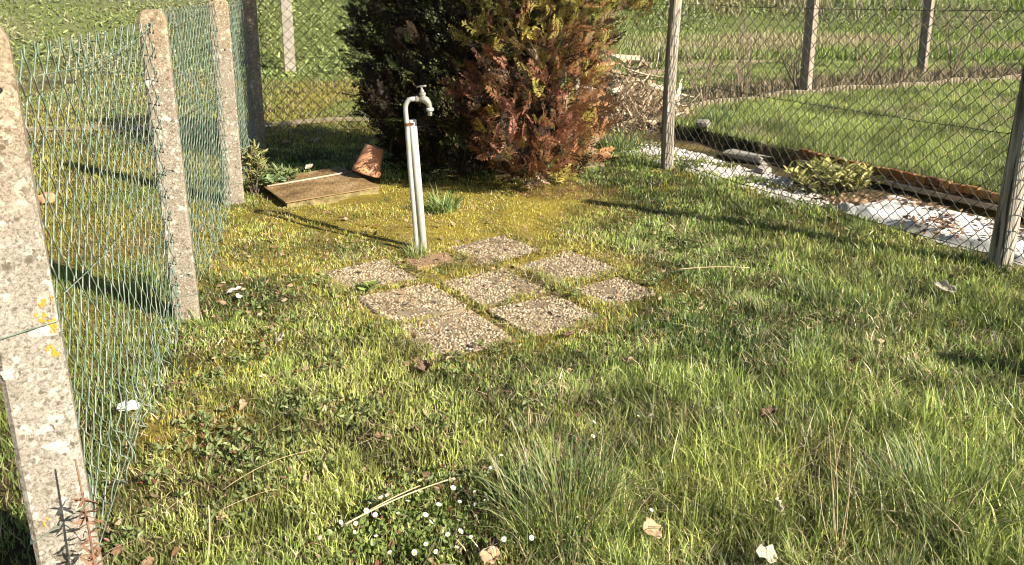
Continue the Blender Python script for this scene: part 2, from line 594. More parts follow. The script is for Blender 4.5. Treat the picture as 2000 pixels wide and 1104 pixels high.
def strip(name, pts, width, mat, lift=0.006, seg=60):
    """a sheet that follows the ground along a poly-line"""
    pts = np.asarray(pts, float)
    d = np.concatenate([[0], np.cumsum(np.linalg.norm(np.diff(pts, axis=0), axis=1))])
    t = np.linspace(0, d[-1], seg)
    P = np.stack([np.interp(t, d, pts[:, 0]), np.interp(t, d, pts[:, 1])], 1)
    T = np.gradient(P, axis=0); T /= np.linalg.norm(T, axis=1)[:, None]
    Nn = np.stack([-T[:, 1], T[:, 0]], 1)
    k = 7
    V = []
    for i in range(seg):
        w = width * (0.8 + 0.4 * noise(t[i], 3.3, 1.5))
        for j in range(k):
            q = P[i] + Nn[i] * w * (j / (k - 1) - 0.5)
            V.append([q[0], q[1], float(H(q[0], q[1])) + lift])
    F = [(i * k + j, i * k + j + 1, (i + 1) * k + j + 1, (i + 1) * k + j) for i in range(seg - 1) for j in range(k - 1)]
    o = obj(name, V, F, mat, smooth_faces=True)
    o['kind'] = 'structure'
    return o, P


PATH_R = [at(1180, 142, STEP)[:2], at(1420, 124, STEP)[:2], at(1700, 104, STEP)[:2], at(2000, 82, STEP)[:2], at(2300, 68, STEP)[:2]]
PATH_L = [at(360, 256)[:2] + [-2.5, -0.1], at(530, 248)[:2] + [0, .15], at(640, 240)[:2] + [0, .25], at(760, 234)[:2], at(900, 232)[:2]]
_, PR = strip('path', PATH_R, 0.75, M['path'], 0.012)
_, PL = strip('path', PATH_L, 0.36, M['path'], 0.012)


def path_dist(x, y):
    d = np.full(np.shape(x), 99.0)
    for P in PR[::3]:
        d = np.minimum(d, np.hypot(x - P[0], y - P[1]) - 0.30)
    for P in PL[::3]:
        d = np.minimum(d, np.hypot(x - P[0], y - P[1]) - 0.16 * noise(x, y, 4, 6))
    return d


# ------------------------------------------------------------------ grass
def blades(name, x, y, length, width, lean, cols, segs=2, zoff=0.0, mat=None, parent=None, head=None, z=None):
    """one mesh of grass blades; all arguments are arrays"""
    n = len(x)
    a = rng.random(n) * 2 * math.pi if head is None else head
    tw = rng.random(n) * 2 * math.pi                      # direction in which the flat side faces
    z0 = ((H(x, y) - 0.018 * smooth(-0.02, 0.02, slab_dist(x, y))) if z is None else z) + zoff - 0.004
    ca, sa = np.cos(a), np.sin(a)
    wx, wy = np.cos(tw) * width * 0.5, np.sin(tw) * width * 0.5
    out = length * np.sin(lean); up = length * np.cos(lean)
    if segs == 2:
        V = np.zeros((n, 5, 3))
        m1, m2 = 0.42, 0.62
        V[:, 0] = np.stack([x - wx, y - wy, z0], 1)
        V[:, 1] = np.stack([x + wx, y + wy, z0], 1)
        mx, my, mz = x + ca * out * m1, y + sa * out * m1, z0 + up * m2
        V[:, 2] = np.stack([mx + wx * 0.8, my + wy * 0.8, mz], 1)
        V[:, 3] = np.stack([mx - wx * 0.8, my - wy * 0.8, mz], 1)
        V[:, 4] = np.stack([x + ca * out, y + sa * out, z0 + up], 1)
        b = (np.arange(n) * 5)[:, None]
        Fq = b + np.array([[0, 1, 2, 3]]); Ft = b + np.array([[3, 2, 4]])
        Fs = [Fq, Ft]; k = 5
    else:
        V = np.zeros((n, 3, 3))
        V[:, 0] = np.stack([x - wx, y - wy, z0], 1)
        V[:, 1] = np.stack([x + wx, y + wy, z0], 1)
        V[:, 2] = np.stack([x + ca * out, y + sa * out, z0 + up], 1)
        Fs = [(np.arange(n) * 3)[:, None] + np.array([[0, 1, 2]])]; k = 3
    C = np.repeat(cols, k, axis=0)
    return obj(name, V.reshape(-1, 3), Fs, mat or M['grass'], parent, C)


def scatter(x0, x1, y0, y1, dens0, r0, power, keep):
    """random ground points, thinner with distance from where the lawn is looked at"""
    n = int((x1 - x0) * (y1 - y0) * dens0)
    X, Y = [], []
    while n > 0:
        m = min(n, 2000000)
        x = x0 + rng.random(m) * (x1 - x0); y = y0 + rng.random(m) * (y1 - y0)
        r = np.hypot(x, y)
        p = np.minimum(1, (r0 / np.maximum(r, r0)) ** power)
        k = rng.random(m) < p
        x, y = x[k], y[k]
        k = keep(x, y)
        X.append(x[k]); Y.append(y[k])
        n -= m
    return np.concatenate(X), np.concatenate(Y)


def lerp(a, b, t):
    return np.asarray(a) * (1 - t[:, None]) + np.asarray(b) * t[:, None]


C_GREEN = np.array([0.202, 0.262, 0.072]); C_DEEP = np.array([0.095, 0.150, 0.044]); C_YEL = np.array([0.355, 0.370, 0.105])
C_MOSS = np.array([0.39, 0.315, 0.052]); C_STRAW = np.array([0.56, 0.47, 0.30]); C_BLUE = np.array([0.060, 0.115, 0.038])
C_BROWN = np.array([0.16, 0.085, 0.04])


def in_plate(x, y):
    # polygon of the metal cover in the garden's far corner
    P = [at(497, 372)[:2], at(560, 404)[:2], at(748, 397)[:2], at(742, 350)[:2], at(660, 336)[:2]]
    ins = np.ones(np.shape(x), bool)
    for i in range(len(P)):
        a, b = P[i], P[(i + 1) % len(P)]
        ins &= ((b[0] - a[0]) * (y - a[1]) - (b[1] - a[1]) * (x - a[0])) > 0
    return ins


# --- the garden's own lawn
def keep_lawn(x, y):
    s, n = sn(x, y)
    sd = slab_dist(x, y)
    k = (left_n(x, y) > -0.10) & (n < 0.10 + 0.16 * (fnoise(x, y, 3, 5) - 0.5) + np.where(s > 1.6, 0.10, 0) + np.where((s > 1.6) & (fnoise(s, n, 3.1, 171) < 0.45), 0.5, 0)) & ~in_plate(x, y)
    k &= (y < 8.2 + 0.21 * (x + 2.47))
    ragged = 0.24 * (fnoise(x, y, 6.5, 2) - 0.42)
    k &= (sd < ragged) | ((sd < 0.09) & (rng.random(np.shape(x)) < 0.05)) | ((fnoise(x, y, 6, 77) > 0.70) & (rng.random(np.shape(x)) < 0.4))
    # worn places
    thin = fnoise(x, y, 2.6, 31)
    k &= (rng.random(np.shape(x)) > 0.55 * smooth(0.52, 0.72, thin) * smooth(3.6, 2.6, y) * smooth(0.1, -0.4, x))
    # bare needle litter below the conifer
    k &= (rng.random(np.shape(x)) > 0.45 * smooth(0.55, 0.25, np.hypot((x - 0.40) / 0.8, (y - 6.20) / 0.5)))
    k &= (rng.random(np.shape(x)) > 0.8 * smooth(1.4, 0.5, np.hypot(x + 0.2, y - 7.5)))
    return k


def visible_cone(x, y, m=0.5):
    return (np.abs(x) < 0.64 * y + m)


x, y = scatter(-3.2, 4.6, 1.25, 9.0, 23000, 2.9, 1.7, lambda x, y: visible_cone(x, y) & keep_lawn(x, y) & (rng.random(len(x)) > 0.15 * moss_amount(x, y)))
r = np.hypot(x, y)
ms = moss_amount(x, y); lg = long_amount(x, y)
tuft = fnoise(x, y, 7.5, 14)
L = (0.030 + 0.012 * rng.random(len(x))) * (1 - ms) + (0.013 + 0.010 * rng.random(len(x))) * ms
L = L * (1 + 2.1 * lg * (0.35 + 0.9 * rng.random(len(x)))) * (0.35 + 1.25 * tuft) * (0.6 + 0.9 * rng.random(len(x)) ** 2)
n_px = np.maximum(r, 2.2)
W = (0.0024 + 0.0024 * rng.random(len(x)) ** 1.5) * (1 + 0.30 * (n_px - 2.2)) * (1 - 0.38 * ms)
lean = np.abs(rng.normal(0.45, 0.48, len(x))) + 0.35 * lg * rng.random(len(x))
lean = np.clip(lean, 0, 1.5)
c = lerp(C_GREEN, C_DEEP, smooth(0.45, 0.75, fnoise(x, y, 2.2, 41)))
c = c * (1 - 0.6 * smooth(0.5, 0.75, fnoise(x, y, 1.2, 44)))[:, None] + C_YEL * (0.6 * smooth(0.5, 0.75, fnoise(x, y, 1.2, 44)))[:, None]
mk = (rng.random(len(x)) < ms * 0.95)
c[mk] = lerp(C_MOSS, C_YEL, rng.random(mk.sum()) * 0.8)
lk = (rng.random(len(x)) < lg * 0.65)
c[lk] = lerp(C_YEL, C_GREEN, rng.random(lk.sum()))
stp = 0.15 + 0.30 * smooth(0.5, 0.7, fnoise(x, y, 4, 51)) + 0.10 * lg
sk = rng.random(len(x)) < stp
c[sk] = lerp(C_STRAW, C_BROWN, rng.random(sk.sum()) ** 2)
lean[sk] = np.clip(lean[sk] + 0.6, 0, 1.5)
_v = rng.random(len(x)); c *= np.where(mk & ~sk, 0.72 + 0.5 * _v, 0.42 + 1.2 * _v)[:, None]
c *= (0.60 + 0.85 * smooth(0.3, 0.65, fnoise(x, y, 5.5, 45)))[:, None]
lawn = blades('lawn_grass', x, y, L, W, lean, c)
tag(lawn, 'short sunlit lawn grass around the paving slabs inside the fences', 'grass', kind='stuff')


# --- neighbour's lawn behind the right-hand fence
def bed_line(x):
    # far border: from the photo's (1350,197) to (1990,143)
    a = at(1350, 203, STEP)[:2]; b = at(1990, 158, STEP)[:2]
    return a[1] + (x - a[0]) * (b[1] - a[1]) / (b[0] - a[0])


def keep_right(x, y):
    s, n = sn(x, y)
    k = (n > EDGE_N + 0.012) & (x > 1.2 + 0.0 * y) & (y < 24)
    bl = bed_line(x)
    k &= ~((y > bl - 0.05) & (y < bl + 1.9) & (rng.random(np.shape(x)) < 0.85))
    k &= path_dist(x, y) > 0.0
    return k


x, y = scatter(1.0, 15.0, 3.2, 24.0, 13500, 4.5, 1.75, lambda x, y: visible_cone(x, y, 0.3) & keep_right(x, y))
r = np.hypot(x, y)
L = (0.045 + 0.05 * rng.random(len(x))) * (0.6 + 0.8 * fnoise(x, y, 5, 61))
L = np.where(y > bed_line(x), L * 0.7, L)
W = (0.0034 + 0.002 * rng.random(len(x))) * (1 + 0.15 * (r - 4.5))
lean = np.clip(np.abs(rng.normal(0.40, 0.40, len(x))), 0, 1.3)
c = lerp(np.array([0.205, 0.275, 0.075]), np.array([0.12, 0.17, 0.05]), smooth(0.4, 0.7, fnoise(x, y, 1.5, 71)))
sk = rng.random(len(x)) < 0.05 + 0.3 * smooth(0.58, 0.78, fnoise(x, y, 0.8, 74)) * (y > bed_line(x)); c[sk] = C_STRAW * 0.9
yk = rng.random(len(x)) < 0.25; c[yk] = C_YEL
c *= (0.45 + 1.1 * rng.random(len(x)))[:, None]
c *= (0.65 + 0.7 * smooth(0.3, 0.65, fnoise(x, y, 2.6, 46)))[:, None]
L *= 0.6 + 0.9 * fnoise(x, y, 3.1, 47) * (0.6 + 0.8 * rng.random(len(x)))
dp = (fnoise(x, y, 1.9, 48) > 0.66) & (rng.random(len(x)) < 0.6); c[dp] = C_STRAW * 0.7; lean[dp] += 0.5
o = blades('lawn_grass', x, y, L, W, lean, c, segs=1)
tag(o, 'bright green lawn grass of the neighbouring plot behind the right fence', 'grass', kind='stuff')


# --- rough grass outside the left fence and beyond the back fence
def keep_left(x, y):
    k = (left_n(x, y) < -0.02) | (y > 8.0 + 0.21 * (x + 2.47))
    s, n = sn(x, y)
    k &= (x < 1.9) & (y < 17.5)
    k &= path_dist(x, y) > 0.0
    k &= rng.random(np.shape(x)) > 0.6 * smooth(0.5, 0.7, fnoise(x, y, 1.3, 83)) * (y < 6)
    return k


x, y = scatter(-12, 2.0, 1.2, 17.5, 8500, 3.6, 1.8, lambda x, y: visible_cone(x, y, 0.3) & keep_left(x, y))
r = np.hypot(x, y)
L = (0.022 + 0.035 * rng.random(len(x))) * (0.6 + 0.9 * fnoise(x, y, 4, 91))
W = (0.0042 + 0.0022 * rng.random(len(x))) * (1 + 0.22 * np.maximum(r - 3.6, 0))
lean = np.clip(np.abs(rng.normal(0.4, 0.4, len(x))), 0, 1.4)
c = lerp(C_GREEN * 1.05, C_MOSS, 0.55 * smooth(0.42, 0.68, fnoise(x, y, 0.9, 95)))
sk = rng.random(len(x)) < 0.10 + 0.30 * smooth(0.5, 0.7, fnoise(x, y, 1.3, 83)); c[sk] = lerp(C_STRAW, C_BROWN, rng.random(sk.sum()))
c *= (0.65 + 0.7 * rng.random(len(x)))[:, None]
o = blades('rough_grass', x, y, L, W, lean, c, segs=1)
tag(o, 'short yellowish grass on the far side of the left and back fences', 'grass', kind='stuff')

# --- far field behind everything
x, y = scatter(-10, 45, 17.0, 55.0, 420, 17, 1.5, lambda x, y: visible_cone(x, y, 1.0) & (path_dist(x, y) > 0) & ((x > 0.08 * y) | (y > 30)))
r = np.hypot(x, y)
L = 0.10 + 0.22 * rng.random(len(x)) * (0.5 + fnoise(x, y, 0.5, 99))
W = (0.036 + 0.024 * rng.random(len(x))) * (r / 20)
c = lerp(np.array([0.22, 0.29, 0.075]), np.array([0.34, 0.30, 0.16]), smooth(0.48, 0.70, fnoise(x, y, 0.25, 101)))
c *= (0.6 + 0.8 * rng.random(len(x)))[:, None]
o = blades('field_grass', x, y, L, W, np.clip(np.abs(rng.normal(0.3, 0.3, len(x))), 0, 1.2), c, segs=1)
tag(o, 'rough green and straw coloured field grass in the far distance', 'grass', kind='stuff')


# ------------------------------------------------------------------ leaf masses
def leaves(name, P, size, cols, mat=None, parent=None, up=0.5, aspect=0.5, direc=None):
    """pointed folded leaves (4 triangles) at points P with random directions"""
    n = len(P)
    d = rng.normal(size=(n, 3)) if direc is None else direc + 0.35 * rng.normal(size=(n, 3))
    d[:, 2] = d[:, 2] * 0.6 + up * 0.5
    d /= np.linalg.norm(d, axis=1)[:, None]
    q = rng.normal(size=(n, 3))
    w = np.cross(d, q); w /= np.linalg.norm(w, axis=1)[:, None] + 1e-9
    nn = np.cross(w, d)
    s = size[:, None]
    V = np.zeros((n, 6, 3))
    V[:, 0] = P
    V[:, 1] = P + d * s * 0.35 + w * s * aspect * 0.5 + nn * s * 0.07
    V[:, 2] = P + d * s * 0.75 + w * s * aspect * 0.36 + nn * s * 0.05
    V[:, 3] = P + d * s - nn * s * 0.08
    V[:, 4] = P + d * s * 0.75 - w * s * aspect * 0.36 + nn * s * 0.05
    V[:, 5] = P + d * s * 0.35 - w * s * aspect * 0.5 + nn * s * 0.07
    b = (np.arange(n) * 6)[:, None]
    F = np.concatenate([b + np.array([[0, 1, 2, 3]]), b + np.array([[0, 3, 4, 5]])])
    return obj(name, V.reshape(-1, 3), F, mat or M['leaf'], parent, np.repeat(cols, 6, axis=0))


# green bank of ivy and weeds on the left, far
n = 54000
y = 15.0 + rng.random(n) ** 1.3 * 22
x = (rng.random(n) * 0.80 - 0.72) * y
k = x < 0.12 * y
x, y = x[k], y[k]
z = H(x, y) + rng.random(len(x)) * (0.05 + 0.42 * smooth(0.42, 0.72, fnoise(x, y, 0.5, 111)))
c = lerp(np.array([0.15, 0.215, 0.065]), np.array([0.33, 0.36, 0.13]), rng.random(len(x)))
dk = fnoise(x, y, 0.45, 121) > 0.60
c[dk] = c[dk] * 0.5 + np.array([0.30, 0.25, 0.18]) * 0.5
c *= (0.6 + 0.8 * rng.random(len(x)))[:, None]
o = leaves('bank_undergrowth', np.stack([x, y, z], 1), 0.055 + 0.095 * rng.random(len(x)) ** 2, c, aspect=0.30, up=1.2)
tag(o, 'dense green undergrowth covering the bank behind the back fence', 'undergrowth', kind='stuff')

# grey-brown bare scrub on the right, far
mb_v, mb_c = [], []
n = 5000
y = 27.5 + rng.random(n) * 13
x = y * (0.10 + rng.random(n) * 0.60)
L = 0.5 + 1.6 * rng.random(n)
L *= 0.15 + 0.85 * smooth(0.40, 0.70, fnoise(x, y, 0.35, 133))
o = blades('bare_scrub', x, y, L, 0.012 + 0.022 * rng.random(n), np.clip(np.abs(rng.normal(0.45, 0.45, n)), 0, 1.4),
           lerp(np.array([0.30, 0.255, 0.21]), np.array([0.44, 0.37, 0.28]), rng.random(n)) * (0.6 + 0.6 * rng.random(n))[:, None], segs=2, mat=M['dry'])
tag(o, 'bare grey brown scrub along the far edge of the neighbouring field', 'scrub', kind='stuff')
n = 15000
y = 25.5 + rng.random(n) * 12
x = y * (0.08 + rng.random(n) * 0.62)
z = H(x, y) + rng.random(n) * 1.2 * smooth(0.48, 0.75, fnoise(x, y, 0.3, 131))
c = lerp(np.array([0.15, 0.21, 0.08]), np.array([0.32, 0.32, 0.16]), rng.random(n)) * (0.6 + 0.8 * rng.random(n))[:, None]
o = leaves('field_edge_undergrowth', np.stack([x, y, z], 1), 0.06 + 0.10 * rng.random(n), c, aspect=0.35)
tag(o, 'low green weeds along the far edge of the field', 'undergrowth', kind='stuff')

# ------------------------------------------------------------------ chain link
def chain_link(name, P0, P1, z0, z1, w, per, rad, mat, parent, segs=3, off=None, wob=0.006, tip=0.03, seed=0):
    """woven zig-zag wires between two ground points. off(s01, zrel) -> sideways displacement"""
    P0 = np.asarray(P0, float); P1 = np.asarray(P1, float)
    Ln = np.linalg.norm(P1 - P0); D = (P1 - P0) / Ln
    Nn = np.array([D[1], -D[0]])
    nw = int(Ln / w)
    w = Ln / nw
    half = per / 2.0
    nh = int((z1 - z0) / half)
    T = np.linspace(0, nh, nh * segs + 1)                # in half periods
    frac = T % 2.0
    tri = np.where(frac < 1, 2 * frac - 1, 3 - 2 * frac)   # -1..1
    tri = tri * (1.12 - 0.12 * tri * tri)
    dep = np.cos(T * math.pi) * rad * 1.1
    K = 4
    rgen = np.random.default_rng(seed)
    Vs, Fs = [], []
    base = 0
    for i in range(nw + 1):
        sgn = 1 if i % 2 == 0 else -1
        s = i * w + sgn * tri * w * 0.52
        zr = z0 + T * half
        ztop = tip * rgen.random()
        s = np.clip(s, 0, Ln)
        pts_s = s / Ln
        o_ = np.zeros_like(zr) if off is None else off(pts_s, zr)
        o_ = o_ + wob * (noise(s * 6, zr * 6, 1.0, seed) - 0.5) * 2 * 2
        ds = wob * (noise(s * 5 + 7, zr * 5, 1.0, seed + 5) - 0.5) * 2
        xy = P0[None] + D[None] * (s + ds)[:, None] + Nn[None] * (o_ + dep * sgn)[:, None]
        gz = H(xy[:, 0], xy[:, 1]) * np.clip(1 - (zr - z0) / 0.4, 0, 1)
        P = np.column_stack([xy, zr + gz])
        if tip:
            P = np.vstack([P, P[-1] + np.array([D[0] * sgn * 0.006, D[1] * sgn * 0.006, 0.016 + ztop])])
        t = np.gradient(P, axis=0); t /= np.linalg.norm(t, axis=1)[:, None]
        nv = np.array([Nn[0], Nn[1], 0.0])
        a = np.cross(t, nv); a /= np.linalg.norm(a, axis=1)[:, None] + 1e-9
        b = np.cross(a, t)
        m = len(P)
        ring = [P + rad * a, P + rad * b, P - rad * a, P - rad * b]
        V = np.stack(ring, 1).reshape(-1, 3)
        q = np.arange(m - 1)[:, None] * K
        for j in range(K):
            j2 = (j + 1) % K
            Fs.append(base + np.concatenate([q + j, q + j2, q + K + j2, q + K + j], 1))
        Vs.append(V); base += len(V)
    return obj(name, np.concatenate(Vs), np.concatenate(Fs), mat, parent, smooth_faces=True)


def wire(pts, r, name, mat, parent, sag=0.0, n=24, wob=0.0):
    pts = np.asarray(pts, float)
    d = np.concatenate([[0], np.cumsum(np.linalg.norm(np.diff(pts, axis=0), axis=1))])
    t = np.linspace(0, d[-1], n)
    P = np.stack([np.interp(t, d, pts[:, k]) for k in range(3)], 1)
    u = t / d[-1]
    P[:, 2] -= sag * 4 * u * (1 - u)
    if wob:
        P[:, 2] += wob * (noise(t * 9, 0.3, 1.0, int(abs(pts[0, 0]) * 10)) - 0.5) * 2
    return MB().tube(P, r, 6).build(name, mat, parent, True)


def concrete_post(root, cx, cy, w, h, label=None, ang=None, mat=None, lean=(0, 0)):
    """square post with rounded shoulders and drilled holes"""
    a = math.atan2(FD[1], FD[0]) - math.pi / 2 if ang is None else ang
    R = rotz(a)
    hw = w / 2
    ch = 0.010
    def ring(z, s):
        q = hw * s; c_ = ch * s
        return [[-q + c_, -q, z], [q - c_, -q, z], [q, -q + c_, z], [q, q - c_, z], [q - c_, q, z], [-q + c_, q, z], [-q, q - c_, z], [-q, -q + c_, z]]
    zs = [(-0.25, 1.0)]
    for z in np.linspace(0, h - 0.045, 9):
        zs.append((z, 1.0))
    zs += [(h - 0.028, 0.93), (h - 0.012, 0.78), (h - 0.003, 0.52), (h, 0.25)]
    V = []
    for i, (z, s) in enumerate(zs):
        for q in ring(z, s):
            j = (noise(q[0] * 30 + i * 3, q[1] * 30 + cx, 1.0, i) - 0.5) * 0.004
            V.append([q[0] + j + lean[0] * z, q[1] + j * 0.5 + lean[1] * z, z])
    F = []
    for i in range(len(zs) - 1):
        for j in range(8):
            F.append((i * 8 + j, i * 8 + (j + 1) % 8, (i + 1) * 8 + (j + 1) % 8, (i + 1) * 8 + j))
    F.append(tuple((len(zs) - 1) * 8 + j for j in range(8)))
    V = np.array(V) @ R.T + np.array([cx, cy, float(H(cx, cy)) * 0])
    p = obj('post', V, F, mat or M['concrete'], root)
    if label:
        p['label'] = label
    return p, R, a


LEAN = {-1.090: -0.040, -1.525: -0.022, -2.02: -0.008}


def post_hole(parent, R, cx, cy, w, lx, z):
    """dark drilled hole on the face towards the garden gate (camera side)"""
    c = R @ np.array([lx + LEAN.get(cx, 0) * z, -w / 2 - 0.0006, 0]) + np.array([cx, cy, z])
    Rm = R @ euler(math.pi / 2, 0, 0)
    MB().lathe([(0.0062, -0.002), (0.0062, 0.0), (0.004, 0.0006)], c, Rm, 10).build('drilled_hole', M['dark'], parent)
    return c


def patch(parent, name, mat, R, cx, cy, w, lx, z, rx, rz, seed):
    """thin crust of lichen with a ragged outline on the near face of a post"""
    rg = random.Random(seed)
    n = 40
    ph = [rg.random() * 6.28 for _ in range(5)]
    V = [[lx, -w / 2 - 0.0022, z]]
    for i in range(n):
        t = 2 * math.pi * i / n
        k = 0.80 + 0.16 * math.sin(2 * t + ph[0]) + 0.14 * math.sin(3 * t + ph[1]) + 0.10 * math.sin(5 * t + ph[2]) + 0.08 * math.sin(9 * t + ph[3]) + 0.14 * (rg.random() - 0.5)
        V.append([np.clip(lx + rx * k * math.cos(t), -w / 2 + 0.004, w / 2 - 0.004), -w / 2 - 0.0012, z + rz * k * math.sin(t)])
    F = [(0, 1 + i, 1 + (i + 1) % n) for i in range(n)]
    V = np.array(V); V[:, 0] += LEAN.get(cx, 0) * V[:, 2]; V[:, 1] += 0.004 * V[:, 2] * (cx == -1.090)
    V = V @ R.T + np.array([cx, cy, 0])
    obj(name, V, F, mat, parent)


# ------------------------------------------------------------------ left fence: concrete posts, green mesh
LP = [(-1.090, 1.80, 0.132, 1.445), (-1.525, 3.66, 0.112, 1.43), (-2.02, 5.86, 0.135, 1.46), (-2.49, 8.02, 0.14, 1.47)]
lf = thing('fence', 'concrete post fence with green coated chain link mesh along the left side', 'fence', (LP[1][0], LP[1][1], 0))
plabels = ['broad pale grey concrete post with orange lichen, nearest the camera',
           'concrete post with rounded top and white lichen, second from the camera',
           'speckled concrete post, third from the camera, beside the leafy plant',
           'shaded grey concrete corner post behind the metal cover']
posts = []
for i, ((cx, cy, w, h), lb) in enumerate(zip(LP, plabels)):
    p, R, a = concrete_post(lf, cx, cy, w, h, lb, math.atan2(FD[1], FD[0]) - math.pi / 2 + [0.30, 0.12, 0.10, 0.08][i], M['concrete'] if i == 0 else M['concrete_warm'], [(-0.040, 0.004), (-0.022, 0), (-0.008, 0), (0, 0)][i])
    posts.append((p, R, cx, cy, w, h))
for (p, R, cx, cy, w, h), hs in zip(posts, [[(0.035, 1.30)], [(-0.012, 1.365), (0.012, 0.725), (0.028, 0.235)], [(-0.03, 1.45), (0.02, 1.11), (0.0, 0.78), (0.028, 0.28)], [(0.0, 1.2), (0.0, 0.7)]]):
    for lx, z in hs:
        post_hole(p, R, cx, cy, w, lx, z)
p0, R0, x0, y0, w0, h0 = posts[0]
for k, (lx, z, rx, rz) in enumerate([(0.040, 0.800, 0.020, 0.030), (0.055, 0.765, 0.012, 0.02), (0.045, 0.705, 0.012, 0.026), (-0.03, 0.285, 0.008, 0.012), (0.062, 0.825, .006, .012)]):
    for q_ in range(6):
        patch(p0, 'orange_lichen', M['orange_lichen'], R0, x0, y0, w0, lx + rx * 0.8 * random.uniform(-1, 1), z + rz * 0.9 * random.uniform(-1, 1), rx * random.uniform(0.22, 0.5), rz * random.uniform(0.2, 0.45), 50 + k * 10 + q_)
for k, (lx, z, rx, rz) in enumerate([(0.030, 0.755, 0.026, 0.02), (-0.055, 0.90, 0.02, 0.014), (0.0, 0.52, 0.018, 0.016), (0.02, 0.47, 0.03, 0.02), (-0.05, 0.67, 0.02, 0.014), (-0.04, 1.05, 0.022, 0.02), (0.01, 0.33, 0.01, .01)]):
    patch(p0, 'white_lichen', M['white_lichen'], R0, x0, y0, w0, lx, z, rx, rz, 80 + k)
p1, R1, x1, y1, w1, h1 = posts[1]
patch(p1, 'white_lichen', M['white_lichen'], R1, x1, y1, w1, -0.035, 1.12, 0.022, 0.026, 91)
patch(p1, 'white_lichen', M['white_lichen'], R1, x1, y1, w1, 0.01, 0.96, 0.02, 0.018, 92)
patch(p1, 'white_lichen', M['white_lichen'], R1, x1, y1, w1, 0.03, 0.55, 0.016, 0.013, 93)


def crumple(side):
    def f(s, z):
        bow = np.sin(np.clip(s, 0, 1) * math.pi)
        low = smooth(0.34, 0.02, z)
        return side * bow * (0.012 * np.sin(z * 4 + 1) - 0.015 + low * (0.055 * noise(s * 30, z * 18, 1, 3)))
    return f


offp = -FN * 0.02
for i in range(3):
    a = np.array(LP[i][:2]) + offp; b = np.array(LP[i + 1][:2]) + offp
    chain_link('mesh_panel', a, b, 0.0, [1.40, 1.425, 1.44][i], 0.054, 0.104, 0.0023, M['wire_green'], lf, 5, crumple(1), 0.0018, 0.014, seed=i * 11)
# tension wires
for (i, j, za, zb, sag) in [(0, 1, 1.315, 1.365, 0.035), (0, 1, 0.80, 0.725, 0.03), (1, 2, 0.95, 0.80, -0.01), (1, 2, 1.365, 1.44, 0.01), (0, 1, 0.10, 0.24, 0.02), (2, 3, 0.8, 0.75, 0.0), (2, 3, 1.4, 1.4, 0)]:
    A = np.array([*(np.array(LP[i][:2]) + FN * LP[i][2] * 0.3), za]); B = np.array([*(np.array(LP[j][:2]) - FN * 0.02 - FD * (LP[j][2] / 2 + 0.002)), zb])
    wire([A + np.array([FD[0], FD[1], 0]) * LP[i][2] * 0.5, B], 0.0016, 'tension_wire', M['wire_green'], lf, sag, wob=0.006)
for z, dz in ((0.765, 0.012), (0.275, 0.035)):
    hw = w0 / 2 + 0.003
    loop = [[-hw, hw, z - dz], [-hw, -hw, z - dz], [hw, -hw, z + dz], [hw, hw, z + dz], [-hw, hw, z - dz]]
    loop = np.array(loop); loop[:, 0] += -0.040 * loop[:, 2]; P = loop @ R0.T + np.array([x0, y0, 0])
    wire(P, 0.0018, 'tie_wire', M['wire_green'], lf, 0, 40)
# tie ends on the second and third posts
for (p, R, cx, cy, w, h), (lx, z, ex, ez) in zip([posts[1], posts[1], posts[1], posts[2], posts[2], posts[2]], [(0.028, 0.235, -0.075, 0.13), (0.012, 0.725, -0.08, 0.70), (-0.012, 1.365, -0.08, 1.345), (0.028, 0.28, -0.07, 0.19), (0.0, 0.78, -0.08, 0.755), (-0.03, 1.45, -0.08, 1.44)]):
    A = R @ np.array([lx + LEAN[cx] * z, -w / 2 - 0.002, z]) + np.array([cx, cy, 0]); B = R @ np.array([ex + LEAN[cx] * z, -w / 2 - 0.004, ez]) + np.array([cx, cy, 0])
    wire([A, B], 0.0014, 'tie_wire', M['wire_green'], lf, 0, 6)
for (p, R, cx, cy, w, h), z in ((posts[1], 0.135), (posts[2], 0.16)):
    hw = w / 2 + 0.003
    P = np.array([[-hw, hw, z], [-hw, -hw, z], [hw, -hw, z + 0.004], [hw, hw, z]]) @ R.T + np.array([cx, cy, 0])
    wire(P, 0.0013, 'tie_wire', M['wire_green'], lf, 0, 30)

# ------------------------------------------------------------------ back fence
BD = np.array([0.9766, 0.215])
C4 = np.array(LP[3][:2])
corner = C4 + BD * 3.15
bf = thing('fence', 'old dark chain link fence along the back between corner post and conifer', 'fence', (C4[0], C4[1], 0))
chain_link('mesh_panel', C4 + BD * 0.08, corner, 0.17, 1.48, 0.048, 0.098, 0.0038, M['wire_dark'], bf, 1, None, 0.006, 0.012, seed=31)
chain_link('mesh_panel', C4 - BD * 2.9, C4 - BD * 0.08, 0.10, 1.46, 0.048, 0.098, 0.0022, M['wire_old'], bf, 1, None, 0.006, 0.03, seed=33)
for za, zb in ((0.165, 0.175), (0.88, 0.93), (1.44, 1.44)):
    wire([[*(C4 + BD * 0.07), za], [*corner, zb]], 0.0019, 'tension_wire', M['wire_dark'], bf, 0.012, 30, 0.006)
wire([[*(C4 - BD * 2.9), 1.43], [*(C4 - BD * 0.07), 1.43]], 0.0019, 'tension_wire', M['wire_old'], bf, 0.012, 30, 0.006)

